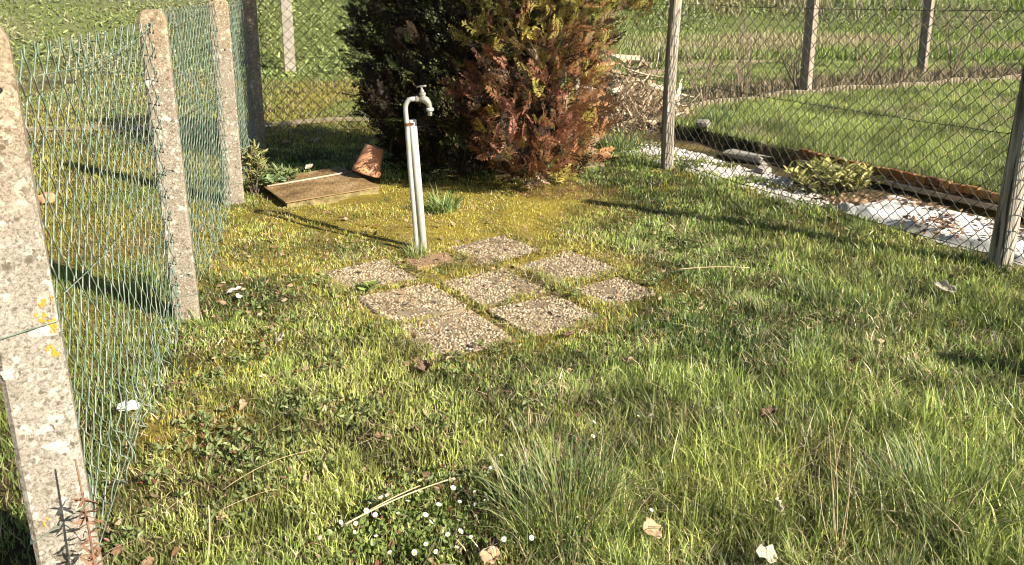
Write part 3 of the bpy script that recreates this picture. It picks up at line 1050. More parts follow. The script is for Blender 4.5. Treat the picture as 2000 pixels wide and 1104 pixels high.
# ------------------------------------------------------------------ right fence: round wooden posts, dark mesh
def round_post(root, cx, cy, r, h, lean, label, seed):
    rg = np.random.default_rng(seed)
    k = 18
    zs = np.concatenate([[-0.3], np.linspace(0, h, 22)])
    V = []
    ph = rg.random(4) * 6
    for z in zs:
        bx = 0.012 * math.sin(z * 2.3 + ph[0]) ; by = 0.010 * math.sin(z * 1.9 + ph[1])
        for j in range(k):
            t = 2 * math.pi * j / k
            rr = r * (1 + 0.05 * math.sin(2 * t + ph[2] + z * 0.8) + 0.03 * math.sin(5 * t + ph[3]) + 0.03 * (rg.random() - 0.5)) * (1.06 - 0.07 * z)
            V.append([cx + lean[0] * z + bx + rr * math.cos(t), cy + lean[1] * z + by + rr * math.sin(t), z])
    F = []
    for i in range(len(zs) - 1):
        for j in range(k):
            F.append((i * k + j, i * k + (j + 1) % k, (i + 1) * k + (j + 1) % k, (i + 1) * k + j))
    F.append(tuple((len(zs) - 1) * k + j for j in range(k)))
    p = obj('post', V, F, M['wood'], root, smooth_faces=True)
    if label: p['label'] = label
    return p


rf = thing('fence', 'dark chain link fence on round weathered wooden posts along the right side', 'fence', (WP2[0], WP2[1], 0))
WP3 = WP2 - RD * 3.0; WP0 = np.array([0.64, 8.62])
round_post(rf, WP1[0], WP1[1], 0.050, 1.62, (0.012, 0.0), 'slim grey wooden post beside the conifer and gravel', 1)
round_post(rf, WP2[0], WP2[1], 0.060, 1.62, (0.055, 0.0), 'thick cracked wooden post at the right edge by the white sheet', 2)
round_post(rf, WP3[0], WP3[1], 0.060, 1.62, (0.0, 0.0), None, 3)
round_post(rf, WP0[0], WP0[1], 0.050, 1.62, (0.0, 0.0), None, 4)
ro = RN * 0.066


def bulge(s, z):
    return 0.02 * np.sin(s * math.pi) + 0.05 * np.sin(s * math.pi) * smooth(0.3, 0.0, z)


for k, (a, b) in enumerate(((WP2, WP1), (WP1, WP0), (WP3, WP2))):
    chain_link('mesh_panel', a + ro, b + ro, 0.0, 1.43, 0.046, 0.095, 0.0028, M['wire_dark'], rf, 3, bulge, 0.008, 0.012, seed=51 + k)
    for za, zb in ((1.405, 1.405), (0.745, 0.76), (0.05, 0.05)):
        wire([[*(a + ro * 1.02), za], [*(b + ro * 1.02), zb]], 0.0024, 'tension_wire', M['wire_dark'], rf, 0.015, 30, 0.006)

# ------------------------------------------------------------------ paving slabs
SLAB_LABEL = {
    'back': 'pebbled paving slab farthest back, behind the reddish stone',
    'left': 'pebbled paving slab at the left end, left of the standpipe foot',
    'centre': 'pebbled paving slab in the middle of the group',
    'right_back': 'pebbled paving slab at the back right, edges overgrown by grass',
    'far_right': 'small overgrown pebbled slab at the right end of the group',
    'mid_left': 'pebbled paving slab between the leftmost and the frontmost slab',
    'front': 'pebbled paving slab nearest the camera',
    'front_right': 'pale pebbled paving slab at the front right of the group'}


def pebble_bed(hs, seed, ragged):
    """pebbles half sunk into a slab's top; one low ball each, colours of their own"""
    rg = np.random.default_rng(seed)
    pit = 0.0135
    g_ = np.arange(-hs + 0.006, hs - 0.004, pit)
    A, B = np.meshgrid(g_, g_)
    A = A.ravel() + rg.normal(0, 0.0026, A.size); B = B.ravel() + rg.normal(0, 0.0026, B.size)
    k = (fnoise(A + seed, B, 9, 3) < 0.70)
    A, B = A[k], B[k]
    n = len(A)
    # low octahedral ball split once on the upper half
    base = np.array([[1, 0, 0], [0.6, 0.7, 0.1], [-0.3, 0.95, 0], [-0.95, 0.25, 0.1], [-0.6, -0.75, 0], [0.35, -0.9, 0.08], [0.35, 0.25, 0.75], [-0.4, 0.1, 0.82], [0.05, -0.42, 0.78]])
    F = np.array([[0, 1, 6], [1, 2, 6], [2, 7, 6], [2, 3, 7], [3, 4, 7], [4, 8, 7], [4, 5, 8], [5, 0, 8], [0, 6, 8], [6, 7, 8]])
    sz = pit * (0.38 + 0.34 * rg.random(n))
    th = rg.random(n) * 6.28
    asp = 0.6 + 0.4 * rg.random(n)
    V = np.zeros((n, 9, 3))
    bx = base[None, :, 0] * sz[:, None]; by = base[None, :, 1] * (sz * asp)[:, None]
    V[:, :, 0] = A[:, None] + bx * np.cos(th)[:, None] - by * np.sin(th)[:, None]
    V[:, :, 1] = B[:, None] + bx * np.sin(th)[:, None] + by * np.cos(th)[:, None]
    V[:, :, 2] = base[None, :, 2] * (sz * (0.6 + 0.5 * rg.random(n)))[:, None] + 0.0005
    pal = np.array([[0.45, 0.375, 0.25], [0.33, 0.255, 0.155], [0.52, 0.445, 0.325], [0.17, 0.115, 0.065], [0.28, 0.24, 0.17], [0.42, 0.32, 0.195]])
    c = pal[rg.integers(0, len(pal), n)] * (0.75 + 0.4 * rg.random(n))[:, None]
    FF = (np.arange(n) * 9)[:, None, None] + F[None]
    return make_mesh('pebbles', V.reshape(-1, 3), FF.reshape(-1, 3), M['pebble'], np.repeat(c, 9, axis=0), True)


peb = [pebble_bed(0.207, s, 0) for s in (1, 2, 3)]
peb_s = pebble_bed(0.16, 9, 0)
sl_m = {}
for i, (nm, (cx, cy), a) in enumerate(SLABS):
    zt = float(H(cx, cy)) - 0.009
    if nm == 'brick':
        mbx = MB()
        mbx.box((0, 0, -0.03), (0.135, 0.10, 0.03), None, None, 0.006)
        mbx.v[0] = mbx.v[0] * (1 + 0.10 * np.sin(mbx.v[0][:, [1, 0, 2]] * 23 + 1.0)); me_o = mbx.build('reddish_stone', M['red_slab'])
        me_o.location = (cx + 0.0, cy, zt + 0.004); me_o.rotation_euler = (0.02, -0.01, math.radians(a - 10))
        tag(me_o, 'flat reddish stone between the standpipe and the pebbled slabs', 'stone')
        continue
    hs = 0.16 if nm == 'far_right' else 0.207
    root = thing('paving_slab', SLAB_LABEL[nm], 'paving slab', (cx, cy, zt), 'pebbled paving slabs')
    root.rotation_euler = (rng.normal(0, 0.02), rng.normal(0, 0.02), math.radians(a + rng.normal(0, 1.5)))
    if hs not in sl_m:
        sl_m[hs] = make_mesh('slab_body', *(lambda m: (np.concatenate(m.v), m.f))(MB().box((0, 0, -0.025), (hs, hs, 0.025), None, None, 0.005)), M['slab'])
    b = bpy.data.objects.new('slab_body', sl_m[hs]); link(b, root)
    pb = bpy.data.objects.new('pebbles', peb_s if hs < 0.19 else peb[i % 3]); link(pb, root)
    pb['kind'] = 'stuff'
    pb.rotation_euler = (0, 0, (i % 4) * math.pi / 2)

# dry grass clippings and needles lying on and between the slabs, and across the worn lawn
n = 15000
x = -1.15 + rng.random(n) * 1.9; y = 3.15 + rng.random(n) * 2.0
sd = slab_dist(x, y)
k = (sd > -0.05) & (rng.random(n) < 0.25 + 0.75 * smooth(0.45, 0.65, fnoise(x, y, 5, 141)))
x, y, sd = x[k], y[k], sd[k]
n2 = 24000
x2 = -2.0 + rng.random(n2) * 5.0; y2 = 1.6 + rng.random(n2) * 4.0
k2 = (slab_dist(x2, y2) < -0.02) & (left_n(x2, y2) > 0) & (rng.random(n2) < 0.25 + 0.75 * smooth(0.5, 0.65, fnoise(x2, y2, 3, 151)))
x = np.concatenate([x, x2[k2]]); y = np.concatenate([y, y2[k2]]); sd = np.concatenate([sd, np.full(k2.sum(), -1.0)])
zz = H(x, y) + np.where(sd > -0.03, 0.001, 0.012 + 0.022 * rng.random(len(x)))
cc = lerp(C_STRAW, C_BROWN, rng.random(len(x)) ** 1.5) * (0.6 + 0.6 * rng.random(len(x)))[:, None]
o = blades('dry_clippings', x, y, 0.02 + 0.09 * rng.random(len(x)) ** 2, 0.0022 + 0.0022 * rng.random(len(x)), 1.38 + 0.16 * rng.random(len(x)), cc, z=zz, mat=M['dry'])
tag(o, 'thin dry grass clippings lying on the slabs and in the turf', 'clippings', kind='stuff')

# brown needle litter under the conifer
n = 1500
t = rng.random(n) * 6.28; rr = np.sqrt(rng.random(n))
x = 0.40 + 0.42 * rr * np.cos(t); y = 6.24 + 0.30 * rr * np.sin(t)
cc = lerp(np.array([0.20, 0.10, 0.05]), np.array([0.34, 0.22, 0.12]), rng.random(n)) * (0.5 + 0.7 * rng.random(n))[:, None]
o = blades('needle_litter', x, y, 0.02 + 0.05 * rng.random(n), 0.004 + 0.003 * rng.random(n), 1.2 + 0.3 * rng.random(n), cc, z=H(x, y) + 0.008, mat=M['dry'])
tag(o, 'brown dead needle litter on the ground under the conifer', 'litter', kind='stuff')

# ------------------------------------------------------------------ standpipe with tap
b_main = at(826, 482); b_thin = at(814, 489)
sp = thing('standpipe', 'pale grey standpipe with a bent supply pipe and tap, beside the slabs', 'standpipe', (*b_main[:2], 0))
tilt = np.array([-0.058, 0.0, 1.0]); tilt /= np.linalg.norm(tilt)
RT = np.array(Vector((0, 0, 1)).rotation_difference(Vector(tilt)).to_matrix())
B0 = np.array([b_main[0], b_main[1], 0.0])
MB().lathe([(0.0255, -0.15), (0.0255, 0.770), (0.0242, 0.776), (0.0212, 0.776), (0.0205, 0.70)], B0, RT, 24).build('support_tube', M['pvc'], sp, True)
T0 = np.array([b_thin[0] - 0.004, b_thin[1], -0.1])
yT = b_thin[1]
def tp(px, py): return at_depth(px, py, yT)
top = [tp(814, 489) * [1, 1, 0] + [0, 0, -0.1], tp(813, 470), tp(801, 330), tp(795, 245), tp(792, 216)]
cen = tp(804.5, 214); ra = np.linalg.norm(cen - tp(792, 216))
bend = []
for t in np.linspace(0, math.pi / 2, 8)[1:]:
    bend.append(cen + np.array([-math.cos(t) * ra, 0, math.sin(t) * ra * 1.6]))
arm = bend[-1] + np.array([0.026, 0, 0.0])
MB().tube(np.array(top + bend + [arm]), 0.0138, 14).build('supply_pipe', M['zinc'], sp, True)
# pipe clip
cl = tp(795, 243)
Rm = RT
MB().lathe([(0.0158, -0.008), (0.0185, -0.008), (0.0185, 0.008), (0.0158, 0.008)], cl, RT, 16).build('pipe_clip', M['rust'], sp)
m = MB(); m.box(cl + np.array([0.026, 0, 0]), (0.012, 0.007, 0.007), RT); m.build('clip_bolt', M['rust'], sp)
# tap
tapx = arm + np.array([0.0, 0, 0])
RX = euler(0, math.pi / 2, 0)
tapb = MB()
tapb.lathe([(0.0125, 0.0), (0.0185, 0.002), (0.0185, 0.016), (0.0135, 0.018), (0.0135, 0.034)], tapx - [0.004, 0, 0], RX, 6)
tapb.build('coupling_nut', M['tap'], sp)
bx = tapx + np.array([0.042, 0, 0])
body = MB()
body.tube([tapx + [0.018, 0, 0], bx - [0.008, 0, 0], bx, bx + [0.016, 0, -0.008], bx + [0.028, 0, -0.024], bx + [0.034, 0, -0.042], bx + [0.035, 0, -0.052]],
          [0.014, 0.018, 0.0225, 0.0215, 0.0175, 0.0150, 0.0145], 14)
body.build('tap_body', M['tap'], sp, True)
noz = bx + np.array([0.035, 0, -0.052])
MB().lathe([(0.0125, -0.044), (0.0125, -0.020), (0.0150, -0.018), (0.0215, -0.016), (0.0215, 0.0), (0.0140, 0.003)], noz, None, 16).build('hose_connector', M['pvc'], sp, True)
bon = MB()
tl = euler(0, -0.14, 0)
bon.lathe([(0.0150, 0.0), (0.0150, 0.014), (0.0195, 0.016), (0.0195, 0.028), (0.0125, 0.032), (0.0115, 0.044), (0.0070, 0.048), (0.0060, 0.062)], bx + [-0.002, 0, 0.008], tl, 12)
bon.build('bonnet', M['tap'], sp)
hc = bx + np.array([-0.002, 0, 0.008]) + tl @ np.array([0, 0, 0.064])
hd = MB()
hd.tube([hc + [-0.027, 0.010, -0.004], hc + [-0.010, 0.003, 0.0], hc, hc + [0.010, -0.003, 0.002], hc + [0.027, -0.010, 0.005]], [0.0068, 0.0045, 0.0075, 0.0045, 0.0068], 10)
hd.build('tap_handle', M['tap'], sp, True)

# ------------------------------------------------------------------ metal cover on a mossy block, rod, flower pot
zc = 0.046
Pl, Pf, Pr, Pb = at(503, 357, zc), at(558, 397, zc), at(741, 366, zc), at(663, 326, zc)
mc = thing('access_cover', 'rusty metal plate cover on a mossy block in the shaded corner', 'access cover', (*((Pl + Pr) / 2)[:2], 0))
ctr = (Pl + Pf + Pr + Pb) / 4
def inset(P, k, z): return np.array([*(ctr + (P - ctr) * k)[:2], z])
def slab4(P4, z0, z1):
    V = [[p[0], p[1], z0] for p in P4] + [[p[0], p[1], z1] for p in P4]
    return V, [(3, 2, 1, 0), (4, 5, 6, 7), (0, 1, 5, 4), (1, 2, 6, 5), (2, 3, 7, 6), (3, 0, 4, 7)]
body4 = [inset(Pl, 0.72, 0), inset(Pf, 0.965, 0), inset(Pr, 0.985, 0), inset(Pb, 0.95, 0)]
V, F = [], []
per_ = 14
lv_ = [-0.15, -0.01, 0.005, 0.014, 0.024, zc - 0.012, zc - 0.004]
for li, zl in enumerate(lv_):
    for e_ in range(4):
        for k in range(per_):
            t_ = k / per_
            q = body4[e_] * (1 - t_) + body4[(e_ + 1) % 4] * t_
            out_ = q - ctr; out_ = out_ / np.linalg.norm(out_[:2])
            j_ = 0.030 * (fnoise(q[0] * 3, q[1] * 3 + zl * 9, 3.0, 5) - 0.5) - 0.012 * (li == len(lv_) - 1) + 0.020 * (li < 2)
            V.append([q[0] + out_[0] * j_, q[1] + out_[1] * j_, zl])
m4 = 4 * per_
for li in range(len(lv_) - 1):
    for k in range(m4):
        F.append((li * m4 + k, li * m4 + (k + 1) % m4, (li + 1) * m4 + (k + 1) % m4, (li + 1) * m4 + k))
F.append(tuple((len(lv_) - 1) * m4 + k for k in range(m4)))
obj('block', V, F, M['mossy'], mc)
V, F = slab4([Pl, Pf, Pr, Pb], zc - 0.001, zc + 0.007)
pl = obj('plate', V, F, M['plate'], mc)
# raised tread pattern of the plate
tread = MB()
for i in range(27):
    for j in range(18):
        u, v = (i + 0.5 + 0.5 * (j % 2)) / 28.0, (j + 0.5) / 18.5
        q = (Pl * (1 - u) + Pb * u) * (1 - v) + (Pf * (1 - u) + Pr * u) * v
        an = 0.6 if (i + j) % 2 else -0.9
        tread.box((q[0], q[1], zc + 0.0075), (0.011, 0.003, 0.0012), rotz(an))
tr = tread.build('tread_pattern', M['plate'], pl)
tr['kind'] = 'stuff'
r0, r1 = at(522, 368, zc), at(690, 339, zc)
rod = MB().tube([[*r0[:2], zc + 0.016], [*((r0 + r1) / 2)[:2], zc + 0.015], [*r1[:2], zc + 0.018]], 0.0075, 8).build('rod', plain_mat('pale_rod', [(0.3, (0.30, 0.24, 0.16)), (0.7, (0.48, 0.41, 0.31))], 30, 0.8, 0.2), None, True)
tag(rod, 'thin pale rod lying across the rusty metal plate', 'rod')

pb = at(712, 352, 0.03)
axis = np.array([0.34, 0.14, 1.0]); axis /= np.linalg.norm(axis)
RP = np.array(Vector((0, 0, 1)).rotation_difference(Vector(axis)).to_matrix())
po = np.array([pb[0] + 0.005, pb[1] + 0.05, 0.075])
pot = thing('flower_pot', 'terracotta flower pot upside down and tilted against the metal cover', 'flower pot', po)
prof = [(0.092, 0.0), (0.116, 0.0), (0.117, 0.012), (0.115, 0.042), (0.108, 0.047), (0.106, 0.05), (0.078, 0.222), (0.074, 0.228), (0.018, 0.229), (0.016, 0.222)]
MB().lathe(prof, po, RP, 36).build('pot_wall', M['terracotta'], pot, True).data.shade_smooth()
MB().lathe([(0.0155, 0.2235), (0.0155, 0.226)], po, RP, 12).build('drain_hole', M['dark'], pot)
d_ = MB()
for k in range(30):
    th = math.radians(170 + 200 * random.random()); zz_ = random.random() ** 1.6 * 0.07
    q = po + RP @ np.array([0.1185 * math.cos(th), 0.1185 * math.sin(th), zz_])
    d_.box(q, (0.0015 + 0.005 * random.random() ** 2, 0.002, 0.0015 + 0.003 * random.random() ** 2), euler(random.random() * 3, random.random() * 3, random.random() * 3), (0.06, 0.04, 0.025))
s_ = d_.build('soil_crumbs', M['soil'], pot); s_['kind'] = 'stuff'

# ------------------------------------------------------------------ conifer
def spray_mesh(seed):
    """flat fern-like spray of scale leaves along +x, unit length"""
    rg = random.Random(seed)
    V, F = [], []
    def dia(p, d, L, w, lift):
        nrm = np.array([-d[1], d[0], 0.0])
        b = len(V)
        V.append(p); V.append(p + d * L * 0.45 + nrm * w + np.array([0, 0, lift * 0.4])); V.append(p + d * L + np.array([0, 0, lift])); V.append(p + d * L * 0.45 - nrm * w + np.array([0, 0, lift * 0.4]))
        F.append((b, b + 1, b + 2, b + 3))
    nb = 8
    for i in range(nb):
        t = 0.14 + 0.80 * i / (nb - 1)
        p = np.array([t, 0, -0.12 * t * t])
        for sgn in (-1, 1):
            if rg.random() < 0.1: continue
            an = sgn * (0.75 - 0.25 * t + rg.uniform(-0.12, 0.12))
            d = np.array([math.cos(an), math.sin(an), 0])
            Lb = (0.36 * (1 - t) ** 0.7 + 0.08) * rg.uniform(0.75, 1.15)
            lift = rg.uniform(-0.07, 0.03)
            dia(p, d, Lb, 0.026, lift)
            for k in range(2 if Lb > 0.14 else 1):
                s2 = rg.choice((-1, 1)) if Lb < 0.2 else (-1, 1)[k]
                a2 = an + s2 * 0.65
                dia(p + d * Lb * (0.35 + 0.22 * k) + np.array([0, 0, lift * 0.4]), np.array([math.cos(a2), math.sin(a2), 0]), Lb * 0.5, 0.022, lift * 0.5)
    dia(np.array([0.85, 0, -0.09]), np.array([1.0, 0, 0]), 0.2, 0.022, -0.03)
    dia(np.array([0.0, 0, 0.0]), np.array([1.0, 0, 0]), 0.9, 0.010, -0.1)
    return np.array(V), np.array(F)


SPR = [spray_mesh(s) for s in range(5)]


def sprays(P, D, size, cols):
    """P points, D outward directions -> arrays of a joined mesh"""
    n = len(P)
    Vs, Fs, Cs = [], [], []
    base = 0
    which = rng.integers(0, len(SPR), n)
    D = D / (np.linalg.norm(D, axis=1)[:, None] + 1e-9)
    q = rng.normal(size=(n, 3))
    W_ = np.cross(D, q); W_ /= np.linalg.norm(W_, axis=1)[:, None]
    U = np.cross(D, W_)
    for k, (sv, sf) in enumerate(SPR):
        ids = np.nonzero(which == k)[0]
        if not len(ids): continue
        V = P[ids][:, None, :] + size[ids][:, None, None] * (sv[None, :, 0:1] * D[ids][:, None, :] + sv[None, :, 1:2] * W_[ids][:, None, :] + sv[None, :, 2:3] * U[ids][:, None, :])
        m_ = len(sv)
        Vs.append(V.reshape(-1, 3))
        Fs.append((base + np.arange(len(ids))[:, None, None] * m_ + sf[None]).reshape(-1, 4))
        Cs.append(np.repeat(cols[ids], m_, axis=0))
        base += len(ids) * m_
    return np.concatenate(Vs), np.concatenate(Fs), np.concatenate(Cs)


con = thing('conifer', 'large half dead conifer with reddish brown and yellow green foliage behind the standpipe', 'conifer', (0.25, 6.50, 0))
# lobes: centre, radius at height profile
def lobe_points(n, cx, cy, rad, z0, z1, prof, shell=0.6, squash=(1, 1)):
    z = z0 + (z1 - z0) * rng.random(n)
    t = rng.random(n) * 2 * math.pi
    R_ = rad * np.interp(z, prof[0], prof[1]) * (0.78 + 0.40 * noise(np.cos(t) * 2.6 + 5, z * 2.8 + np.sin(t) * 2.6, 1.0, 7))
    f = shell + (1 - shell) * np.sqrt(rng.random(n))
    r_ = R_ * f
    P = np.stack([cx + r_ * np.cos(t) * squash[0], cy + r_ * np.sin(t) * squash[1], z], 1)
    D = np.stack([np.cos(t), np.sin(t), 1.0 + 0.7 * rng.normal(size=n)], 1)
    D[:, :2] += 0.55 * rng.normal(size=(n, 2))
    # the crown is sparser towards its tip and round the back
    k = (rng.random(n) < np.where(z > 1.75, 0.42, 1.0)) & (rng.random(n) < np.where(np.sin(t) > 0.35, 0.55, 1.0))
    return P[k], D[k], f[k]


profA = ([0.05, 0.35, 1.0, 1.8, 2.6, 3.1], [0.74, 0.94, 1.0, 1.0, 0.75, 0.25])
profB = ([0.08, 0.30, 0.8, 1.25, 1.7, 2.3, 2.9], [0.48, 0.84, 1.02, 0.94, 1.0, 0.85, 0.35])
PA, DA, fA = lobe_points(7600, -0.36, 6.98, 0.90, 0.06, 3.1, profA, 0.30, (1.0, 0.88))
PB, DB, fB = lobe_points(4200, 0.17, 6.42, 0.58, 0.08, 2.9, profB, 0.25, (1.0, 1.18))
PC, DC, fC = lobe_points(1200, 0.66, 6.75, 0.64, 1.30, 2.9, ([1.3, 1.55, 1.9, 2.9], [0.55, 1.0, 1.0, 0.4]), 0.4)
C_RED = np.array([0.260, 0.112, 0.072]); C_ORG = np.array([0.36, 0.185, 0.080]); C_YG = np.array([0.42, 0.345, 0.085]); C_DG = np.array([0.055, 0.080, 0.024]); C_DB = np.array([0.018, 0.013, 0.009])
def conifer_cols(P, kind):
    n = len(P)
    u = rng.random(n)
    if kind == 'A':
        c = lerp(C_DB, np.array([0.045, 0.030, 0.019]), u * u)  # dead brown foliage, blackened further to stand in for shade on this lobe
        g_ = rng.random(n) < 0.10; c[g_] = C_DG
    else:
        gfrac = np.clip(smooth(0.76, 1.28, P[:, 2] + 0.5 * (noise(P[:, 0] * 3, P[:, 2] * 3, 1, 9) - 0.5) + 0.10 * smooth(0.1, -0.4, P[:, 0])), 0, 1)
        c = lerp(C_RED, C_ORG, smooth(0.2, 0.9, u * 0.6 + 0.5 * smooth(0.15, 0.6, P[:, 0])))
        yk = rng.random(n) < gfrac * 0.85
        c[yk] = lerp(C_YG, C_DG, rng.random(yk.sum()) ** 1.1)
        yk = rng.random(n) < 0.10; c[yk] = C_YG
        bk = rng.random(n) < 0.24; c[bk] = C_DB * 1.6  # near-black sprays paint the shade between fronds into the crown
        pk = rng.random(n) < 0.07; c[pk] = np.array([0.42, 0.30, 0.20])
    return c * (0.65 + 0.7 * rng.random(n))[:, None]
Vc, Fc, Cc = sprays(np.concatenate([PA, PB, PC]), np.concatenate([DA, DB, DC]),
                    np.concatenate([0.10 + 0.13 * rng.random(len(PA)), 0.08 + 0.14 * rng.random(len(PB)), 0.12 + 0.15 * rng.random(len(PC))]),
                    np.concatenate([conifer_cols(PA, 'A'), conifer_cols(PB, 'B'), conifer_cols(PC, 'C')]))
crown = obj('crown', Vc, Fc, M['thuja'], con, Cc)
# a few long sprays standing out of the crown towards the light
# twigs and limbs
tw = MB()
for k in range(620):
    a = PA[k * 9 % len(PA)] if k % 3 else PB[k * 7 % len(PB)]
    core = np.array([-0.38, 7.0, max(0.05, a[2] - 0.25)]) if k % 3 else np.array([0.18, 6.44, max(0.05, a[2] - 0.2)])
    p0_ = core + (a - core) * random.uniform(0.25, 0.5)
    mid = (p0_ + a) / 2 + rng.normal(0, 0.05, 3)
    end = a + (a - core) * 0.06 + rng.normal(0, 0.03, 3) + [0, 0, 0.05]
    tw.tube([p0_, mid, end], [0.006, 0.004, 0.0018], 4, cap=False)
tw.build('twigs', plain_mat('shade_dark_dead_twigs', [(0.3, (0.03, 0.022, 0.016)), (0.7, (0.10, 0.075, 0.055))], 30, 0.9, 0.0), con)['kind'] = 'stuff'  # dead twig bark, coloured darker in place of shade on the sunlit left
trk = MB()
tb = at(1066, 350)
def limb(p, q, r0_, r1_, n=7, w=0.04):
    P = np.array([np.array(p) + (np.array(q) - np.array(p)) * t for t in np.linspace(0, 1, n)])
    P[1:-1, :2] += rng.normal(0, w * 0.3, (n - 2, 2))
    trk.tube(P, np.linspace(r0_, r1_, n), 9)
limb([tb[0], tb[1], -0.1], [0.36, 6.85, 1.2], 0.034, 0.015)
limb([tb[0] - 0.12, tb[1] + 0.1, -0.1], [0.1, 6.9, 1.3], 0.024, 0.012)
limb([-0.36, 7.0, -0.1], [-0.38, 7.05, 2.9], 0.085, 0.03)
limb([0.0, 7.1, -0.1], [0.55, 6.9, 2.3], 0.05, 0.02)
limb([-0.35, 7.5, 0.3], [-0.7, 7.6, 1.5], 0.03, 0.012)
trk.build('trunk', M['bark'], con, True)

# ------------------------------------------------------------------ plants
def clump(name, label, cat, px, py, n, L0, L1, w, spread, cols, lean_mu=0.5, droop=0.5, z=0.0, group=None, xy=None):
    """tuft of grass blades, each a bent four-segment strip"""
    c0 = at(px, py, z)[:2] if xy is None else np.array(xy)
    root_z = float(H(c0[0], c0[1]))
    V, F, C_ = [], [], []
    b = 0
    for i in range(n):
        t = rng.random() * 6.28; rr = spread * math.sqrt(rng.random())
        p = np.array([c0[0] + rr * math.cos(t), c0[1] + rr * math.sin(t)])
        h = t + rng.normal(0, 0.5)
        ln = np.clip(abs(rng.normal(lean_mu, 0.25)) * (0.4 + rr / spread), 0.02, 1.3)
        L_ = rng.uniform(L0, L1)
        ang = ln * 0.4
        pos = np.array([p[0], p[1], root_z - 0.01])
        wd = w * rng.uniform(0.7, 1.2)
        tdir = h + math.pi / 2 + rng.normal(0, 0.5)
        wv = np.array([math.cos(tdir), math.sin(tdir), 0]) * wd / 2
        ns = 4
        cc_ = cols[rng.integers(0, len(cols))] * rng.uniform(0.7, 1.3)
        for s in range(ns + 1):
            k = 1 - (s / ns) ** 2.2
            if s < ns:
                V += [pos - wv * k, pos + wv * k]
            else:
                V += [pos]
            ang2 = ang + droop * ln * (s / ns) * 1.6
            pos = pos + np.array([math.cos(h) * math.sin(ang2), math.sin(h) * math.sin(ang2), math.cos(ang2)]) * L_ / ns
        for s in range(ns - 1):
            F.append((b + 2 * s, b + 2 * s + 1, b + 2 * s + 3, b + 2 * s + 2))
        F.append((b + 2 * ns - 2, b + 2 * ns - 1, b + 2 * ns))
        C_ += [cc_] * (2 * ns + 1)
        b += 2 * ns + 1
    o_ = obj(name, V, F, M['grass'], None, np.array(C_))
    tag(o_, label, cat, group)
    return o_


GB = [np.array([0.115, 0.180, 0.070]), np.array([0.155, 0.23, 0.08]), np.array([0.085, 0.14, 0.05]), np.array([0.24, 0.29, 0.10])]
GY_ = [np.array([0.26, 0.31, 0.085]), np.array([0.36, 0.36, 0.12]), np.array([0.19, 0.26, 0.07])]
clump('grass_tussock', 'dark blue green fine bladed grass tussock beside the daisies', 'grass tussock', 1105, 1020, 620, 0.10, 0.28, 0.0034, 0.19, [GB[1], GB[2], GB[3], GY_[2], GY_[0], C_STRAW * 0.8], 0.6, 0.9)
clump('grass_tussock', 'spreading dark green grass tussock at the lower right', 'grass tussock', 1850, 1000, 520, 0.10, 0.25, 0.0036, 0.21, [GB[1], GB[2], GB[3], GY_[2], C_STRAW * 0.8], 0.8, 0.8)
clump('grass_tuft', 'bright green grass tuft just right of the standpipe', 'grass tuft', 866, 414, 130, 0.11, 0.21, 0.0105, 0.10, [np.array([0.30, 0.36, 0.13]), np.array([0.24, 0.32, 0.11]), np.array([0.16, 0.24, 0.08])], 0.75, 0.8)
clump('grass_tuft', 'small grass tuft around the foot of the standpipe', 'grass tuft', 818, 498, 90, 0.06, 0.13, 0.004, 0.07, GB + GY_, 0.5, 0.7)
clump('grass_tuft', 'green grass tuft at the foot of the second concrete post', 'grass tuft', 402, 640, 60, 0.06, 0.14, 0.005, 0.05, GY_, 0.7, 0.8)
clump('grass_tuft', 'grass tuft at the foot of the thick wooden post', 'grass tuft', 1900, 512, 160, 0.06, 0.17, 0.005, 0.12, GB + GY_, 0.7, 0.8)
clump('grass_tuft', 'grass tuft at the foot of the slim wooden post', 'grass tuft', 1255, 325, 170, 0.08, 0.20, 0.006, 0.18, GB + GY_, 0.7, 0.8)
clump('grass_tuft', 'tall green weeds inside the left fence shadow, behind the second post', 'grass tuft', 295, 575, 160, 0.10, 0.26, 0.007, 0.14, GY_ + GB, 0.5, 0.6)
clump('grass_tuft', 'rank grass tuft in front of the stalk heap', 'grass tuft', 1215, 290, 170, 0.10, 0.26, 0.008, 0.20, GB + GY_, 0.6, 0.7)
clump('grass_tuft', 'dark grass tuft overhanging the edging behind the slim wooden post', 'grass tuft', 1400, 262, 200, 0.10, 0.26, 0.007, 0.16, GB, 0.7, 0.8)
LV, LF, LC = [], [], []
nb0 = 0
for k in range(60):
    # unremarkable tufts that break up the lawn on the right
    xx = rng.uniform(0.0, 2.8); yy = rng.uniform(1.8, 4.4)
    if abs(xx) > 0.66 * yy + 0.2 or slab_dist(np.array(xx), np.array(yy)) > -0.15: continue
    o_ = clump('long_grass', '', '', 0, 0, int(rng.uniform(40, 110)), 0.05, rng.uniform(0.09, 0.16), 0.0034, rng.uniform(0.05, 0.11), GB[:2] + GY_ + [C_STRAW * 0.9, C_STRAW * 0.7], 0.75, 0.7, xy=(xx, yy))
    me = o_.data
    v_ = np.zeros(len(me.vertices) * 3, np.float32); me.vertices.foreach_get('co', v_)
    c_ = np.zeros(len(me.vertices) * 4, np.float32); me.attributes['col'].data.foreach_get('color', c_)
    LV.append(v_.reshape(-1, 3)); LC.append(c_.reshape(-1, 4)); LF += [tuple(i + nb0 for i in p.vertices) for p in me.polygons]
    nb0 += len(me.vertices)
    bpy.data.objects.remove(o_); bpy.data.meshes.remove(me)
o = obj('long_grass', np.concatenate(LV), LF, M['grass'], None, np.concatenate(LC))
tag(o, 'loose longer grass standing out of the right hand lawn', 'grass', kind='stuff')


